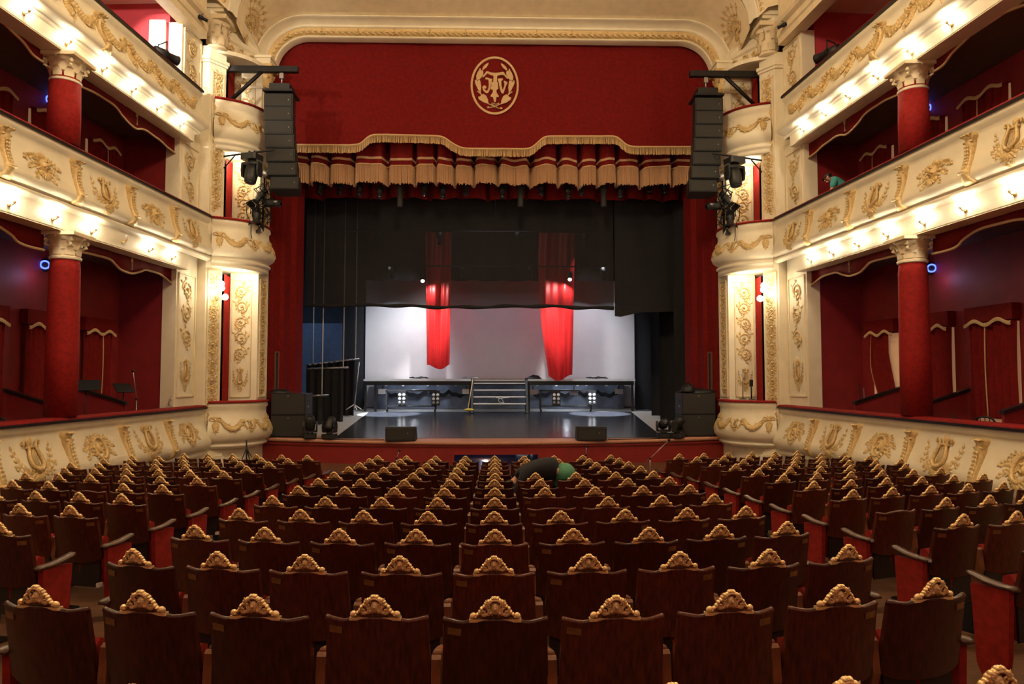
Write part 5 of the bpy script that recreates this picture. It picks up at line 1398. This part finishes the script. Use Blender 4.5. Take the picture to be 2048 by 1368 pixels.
part(G().tube([p[0], p[1], p[2], p[3], p[0]], .010, 5).tube([p[3], p[4], p[5], p[2]], .008, 5), 'desk', 'steel', root)
m = (p[0] + p[1]) / 2; part(G().tube([Vector((m.x, m.y, .78)), m], .012, 5), 'pole', 'steel', root)
for a in (0, 2.1, 4.2): part(G().tube([Vector((m.x, m.y, 1.0)), Vector((m.x + .25 * math.cos(a), m.y + .25 * math.sin(a), .76))], .008, 5), 'leg', 'steel', root)
for k, (x, y) in enumerate(((1735, 800), (1722, 790))):
    q = onwall(x, y, 1, .7); root = thing('folded_stand', f'thin folded steel stand leaning in the right lower box, {NTH[k + 1]} from the column', 'stand', (q.x, q.y, .75))
    part(G().tube([Vector((q.x, q.y, .75)), onwall(x - 8 + 5 * k, y - 24, 1, .95)], .013, 5), 'pole', 'steel' if k == 0 else 'iron', root)
def box_chair(label, sd, s, d, yaw):
    root = thing('box_chair', label, 'chair', W(sd, s, d, .75), yaw, f'chairs in the {SIDE[sd]} lower boxes')
    G().prism([(-.2, -.2), (.2, -.2), (.21, .2), (-.21, .2)], .43, .48).obj('seat', 'seatred', root)
    for a in (-1, 1):
        for b in (-1, 1): G().tube([(a * .17, b * .17, .43), (a * .2, b * .2, 0)], .018, 6).obj('leg', 'iron', root)
    G().tube(smooth([(-.18, .19, .45), (-.2, .24, .8), (-.15, .27, .98), (0, .28, 1.03), (.15, .27, .98), (.2, .24, .8), (.18, .19, .45)], 4), .018, 6).obj('back_frame', 'iron', root)
    for x in (-.08, 0, .08): G().tube([(x, .2, .47), (x * 1.1, .275, 1.0)], .010, 5).obj('back_slat', 'iron', root)
for sd, s, d, n in ((-1, 6.55, .75, 1), (-1, 7.1, .8, 2), (1, 6.05, 1.1, 1), (1, 6.55, 1.2, 2), (1, 7.05, 1.2, 3), (1, 8.15, .75, 4), (1, 8.8, .8, 5)):
    box_chair(f'dark bentwood chair in the {SIDE[sd]} lower box, {NTH[n]} beyond the column', sd, s, d, 1.0 * n)
# small things on the stage boxes' rails and the top galleries
p = Vector((7.55, 21.2, 1.87)); root = thing('small_stand', 'small chrome stand standing on the rail of the right lower stage box', 'stand', tuple(p))
part(G().tube([p, p + Vector((0, 0, .95))], .014, 6).tube([p + Vector((-.05, 0, .75)), p + Vector((.05, 0, .6))], .012, 5), 'pole', 'steel', root)
part(G().lathe([(.12, 0), (.10, .02), (.02, .03)], tuple(p), 12), 'foot', 'iron', root)
p = Vector((7.72, 20.95, 1.87)); root = thing('small_stand', 'short black stand on the rail of the right lower stage box, beside the pilaster', 'stand', tuple(p))
part(G().tube([p, p + Vector((0, 0, .5))], .02, 6).box(p + Vector((0, 0, .5)), (.09, .06, .2)), 'pole', 'iron', root); part(G().lathe([(.11, 0), (.09, .02), (.02, .03)], tuple(p), 12), 'foot', 'iron', root)
for sd, x, y, nm in ((-1, 332, 117, 'left'), (1, 1655, 112, 'right')):
    q = onwall(x, y, sd, .12)
    r = lantern(f'dark spotlight lying behind the rail of the {nm} top gallery', (q.x, q.y, 10.77), (q.x - sd * .6, q.y + 1, 10.76), 1.3, 'spotlight', None, False, 'iron')
# ceiling spot fittings at the corners of the frieze
for sd in (-1, 1):
    r = lantern(f'small black spot fitted to the beam at the stage end of the {SIDE[sd]} top gallery', W(sd, .9, -.16, 12.45), tuple(Vector(W(sd, .9, -.16, 12.45)) + Vector((-sd, 1, -.2))), .5, 'spotlight', None, False, 'iron')

# ================================================================ people
def skin_body(name, chains, mtl, parent=None, sub=2, root_i=None, extra=None):
    """grow one continuous surface over connected chains of (x, y, z, rx[, ry]); equal points are joined"""
    me = bpy.data.meshes.new(name); vs, rad, idx, es = [], [], {}, []
    for ch in chains:
        last = None
        for p in ch:
            key = tuple(round(a, 4) for a in p[:3])
            if key not in idx: idx[key] = len(vs); vs.append(p[:3]); rad.append((p[3], p[4] if len(p) > 4 else p[3]))
            i = idx[key]
            if last is not None and i != last: es.append((last, i))
            last = i
    me.from_pydata(vs, es, []); o = bpy.data.objects.new(name, me); COL.objects.link(o)
    o.modifiers.new('skin', 'SKIN'); sv = me.skin_vertices[0].data
    for i, r in enumerate(rad): sv[i].radius = r; sv[i].use_root = (i == 0)
    s = o.modifiers.new('sub', 'SUBSURF'); s.levels = sub; s.render_levels = sub
    dg = bpy.context.evaluated_depsgraph_get(); nm = bpy.data.meshes.new_from_object(o.evaluated_get(dg))
    bpy.data.objects.remove(o); bpy.data.meshes.remove(me); nm.name = name
    nm.materials.clear(); nm.materials.append(M[mtl])
    if extra:
        e = extra.mesh('tmp', mtl); b = bmesh.new(); b.from_mesh(nm); b.from_mesh(e); b.to_mesh(nm); b.free(); bpy.data.meshes.remove(e)
    nm.polygons.foreach_set('use_smooth', [True] * len(nm.polygons))
    o = bpy.data.objects.new(name, nm); COL.objects.link(o)
    if parent: o.parent = parent
    return o
def hand(c, d, up, s=1.0):
    """chains of one hand: palm from c along d with four bent fingers and a thumb"""
    d = d.normalized(); w = d.cross(up).normalized(); n = w.cross(d); out = []
    pb = c + d * .085 * s
    out.append([(*c, .022 * s, .018 * s), (*(c + d * .04 * s), .034 * s, .016 * s), (*pb, .036 * s, .015 * s)])
    for k, (o, l) in enumerate(((-.03, .066), (-.010, .078), (.010, .072), (.030, .056))):
        a = pb + w * o * s + d * .006 * s
        q = a + d * l * .5 * s - n * .006 * s; e = q + d * l * .42 * s - n * .022 * s
        out.append([(*pb, .036 * s, .015 * s), (*a, .010 * s), (*q, .009 * s), (*e, .0075 * s)])
    t0 = c + d * .03 * s - w * .03 * s
    out.append([(*(c + d * .04 * s), .034 * s, .016 * s), (*t0, .012 * s), (*(t0 + d * .03 * s - w * .022 * s), .010 * s), (*(t0 + d * .055 * s - w * .026 * s - n * .01 * s), .008 * s)])
    return out
# --- man leaning over behind the middle parapet on the right (drawn facing +x locally, turned afterwards)
def leaning_man():
    yaw = PI * .78; hd_at = onwall(1658, 355, 1, .42); sc = (hd_at.z - 6.25) / 1.46
    base = Vector((hd_at.x - .30 * sc * math.cos(yaw), hd_at.y - .30 * sc * math.sin(yaw), 6.25))
    root = thing('person', 'person in a dark cap and teal shirt bending forward behind the right middle parapet', 'person', tuple(base), yaw); root.scale = (sc, sc, sc)
    V = Vector
    hip = V((-.14, 0, .97)); ab = V((-.03, 0, 1.13)); ch = V((.10, 0, 1.29)); nk = V((.21, 0, 1.395)); hd = V((.30, 0, 1.445)); tp = V((.335, 0, 1.515))
    body = [[(*hip, .11, .10), (*ab, .10, .10), (*ch, .125, .10), (*nk, .062), (*(nk + V((.05, 0, .03))), .058), (*hd, .088, .082), (*tp, .082, .078)]]
    for s in (-1, 1):
        hp = V((-.14, s * .09, .90)); kn = V((.0, s * .10, .48)); an = V((-.08, s * .10, .09))
        body.append([(*hip, .11, .10), (*hp, .075), (*lerp(hp, kn, .5), .070), (*kn, .055), (*lerp(kn, an, .35), .060), (*an, .040), (*V((-.06, s * .10, .04)), .042), (*V((.10, s * .11, .032)), .035)])
        sh = V((.12, s * .19, 1.32)); el = V((.18, s * .27, 1.06)); wr = V((.38, s * .20, .98))
        body.append([(*ch, .125, .10), (*sh, .052), (*lerp(sh, el, .5), .042), (*el, .043), (*lerp(el, wr, .5), .040), (*wr, .027)])
        hh = hand(wr, V((.2, -s * .03, -.06)), V((0, 0, 1)), 1.0); hh[0][0] = (*wr, .027); body += hh
    e = G()
    fx = V((.86, 0, -.50)); ux = V((.50, 0, .86)); c = hd + V((.015, 0, .01))
    def fp(a, b, y): return tuple(c + fx * a + ux * b + V((0, y, 0)))
    e.ball(fp(.100, -.005, 0), (.020, .016, .022), 8, 6); e.ball(fp(.075, -.075, 0), (.035, .03, .022), 8, 6)
    for s in (-1, 1): e.ball(fp(-.005, .0, s * .085), (.022, .010, .032), 8, 6); e.ball(fp(.072, .03, s * .034), (.016, .018, .010), 8, 6)
    e.ball(fp(.082, -.045, 0), (.012, .024, .007), 8, 5)
    b = skin_body('body', body, 'skin2', root, 2, extra=e)
    sh = [[(*hip, .175, .16), (*ab, .17, .155), (*ch, .20, .165), (*(nk - V((.03, 0, .01))), .10, .085)]]
    for s in (-1, 1):
        s0 = V((.12, s * .19, 1.32)); el = V((.18, s * .27, 1.06)); sh.append([(*ch, .20, .165), (*s0, .105), (*lerp(s0, el, .5), .080), (*lerp(s0, el, .85), .072)])
    skin_body('shirt', sh, 'teal', root, 2)
    skin_body('trousers', [[(*hip, .165, .145)] + [(*p, r) for p, r in ((V((-.14, s * .09, .90)), .105), (V((-.06, s * .095, .69)), .095), (V((.0, s * .10, .48)), .075), (V((-.04, s * .10, .28)), .07), (V((-.075, s * .10, .10)), .06))] for s in (-1, 1)], 'royal', root, 2)
    g = G(); g.tube([tuple(nk + V((-.01, 0, .0)) + V((.5 * math.sin(a) * .09, math.cos(a) * .098, .03 * math.sin(a) * 1.2 + (-.02)))) for a in [2 * PI * k / 16 for k in range(17)]], .026, 8, False)
    g.ball(tuple(nk + V((.05, .0, -.085))), (.03, .05, .055)); g.obj('collar', 'royal', root)
    g = G(); q = c + ux * .035 - fx * .012
    R = Matrix((fx, V((0, 1, 0)), ux)).transposed()
    rows = []
    for i in range(7):
        t = PI / 2 * i / 6; rows.append([tuple(q + R @ V((.098 * math.cos(t) * math.cos(2 * PI * k / 18), .094 * math.cos(t) * math.sin(2 * PI * k / 18), .075 * math.sin(t)))) for k in range(18)])
    g.grid(rows, True, close_u=True)
    pts = [(.075, -.07), (.15, -.055), (.172, 0), (.15, .055), (.075, .07)]
    g.prism(pts, .0, .010, lambda a, bb, h: tuple(q + R @ V((a, bb, h - .002)))); g.obj('cap', 'hair', root)
    g = G(); g.grid([[tuple(c + R @ V((-.088 * math.cos(a) , .088 * math.sin(a), z))) for a in [-1.25 + 2.5 * k / 10 for k in range(11)]] for z in (-.045, 0, .04)]); g.obj('hair', 'hair', root)
    for s in (-1, 1): G().ball(fp(.084, .03, s * .034), (.008, .010, .006), 8, 5).obj('eye', 'hair', root)
    return root
leaning_man()
# --- person bent double over the seats of the centre block, head to the left
def bending_person():
    zf = zfl(10.0); base = Vector((.975, 10.17, zf))
    root = thing('person', 'person in a navy top and green trousers bending over the centre seats', 'person', tuple(base), 0)
    V = Vector
    hip = V((.0, 0, .97)); ab = V((-.17, 0, 1.05)); ch = V((-.46, 0, 1.03)); nk = V((-.62, 0, .93)); hd = V((-.72, -.01, .80)); tp = V((-.755, -.02, .71))
    body = [[(*hip, .105, .11), (*ab, .115, .12), (*ch, .12, .10), (*nk, .06), (*lerp(nk, hd, .5), .058), (*hd, .085, .09), (*tp, .078, .085)]]
    arms = []; legs = []
    for s in (-1, 1):
        hp = V((.02, s * .09, .88)); kn = V((-.04, s * .10, .47)); an = V((.05, s * .10, .09))
        lg = [(*hip, .105, .11), (*hp, .075), (*lerp(hp, kn, .5), .068), (*kn, .055), (*lerp(kn, an, .35), .060), (*an, .040), (*V((.03, s * .10, .04)), .042), (*V((-.12, s * .11, .032)), .035)]
        body.append(lg); legs.append(lg)
        sh = V((-.52, s * .17, .98)); el = V((-.66, s * .20, .74)); wr = V((-.74, s * .16, .52))
        ar = [(*ch, .12, .10), (*sh, .052), (*lerp(sh, el, .5), .042), (*el, .040), (*lerp(el, wr, .5), .038), (*wr, .026)]
        body.append(ar); arms.append(ar)
        hh = hand(wr, V((-.05, 0, -.2)), V((-1, 0, 0))); hh[0][0] = (*wr, .026); body += hh
    e = G(); fx = V((-.55, 0, -.83)).normalized(); dn = V((.83, 0, -.55)).normalized()
    c = lerp(hd, tp, .4)
    for s in (-1, 1): e.ball(tuple(c + V((.01, s * .088, 0))), (.026, .010, .028), 8, 6)
    e.ball(tuple(c + dn * .10 + fx * .0), (.022, .016, .022), 8, 6); e.ball(tuple(c + dn * .085 - fx * .06), (.02, .025, .016), 8, 5)
    skin_body('body', body, 'skin', root, 2, extra=e)
    top = [[(-.04, 0, 1.01, .165, .18), (*lerp(ab, ch, .2), .185, .19), (*ch, .205, .185), (*lerp(ch, nk, .8), .115), (*lerp(nk, hd, .45), .092)]] + [[(*ch, .205, .185), (*a[1][:3], .115)] + [(p[0], p[1], p[2], .080) for p in a[2:4]] + [(*a[4][:3], .062)] for a in arms]
    skin_body('top', top, 'navy', root, 2)
    skin_body('trousers', [[(.0, 0, 1.0, .155, .175), (l[1][0], l[1][1] * 1.1, l[1][2] - .12, .115), (*l[2][:3], .105), (*l[3][:3], .085), (*l[4][:3], .078), (l[5][0], l[5][1], l[5][2] + .02, .062)] for l in legs], 'green', root, 2, extra=G().ball((.035, 0, .96), (.155, .19, .15), 20, 12))
    g = G(); g.ball(tuple(lerp(hd, tp, .5) - dn * .022 - fx * .0), (.105, .104, .108), 18, 12); g.obj('hair', 'hair', root)
bending_person()
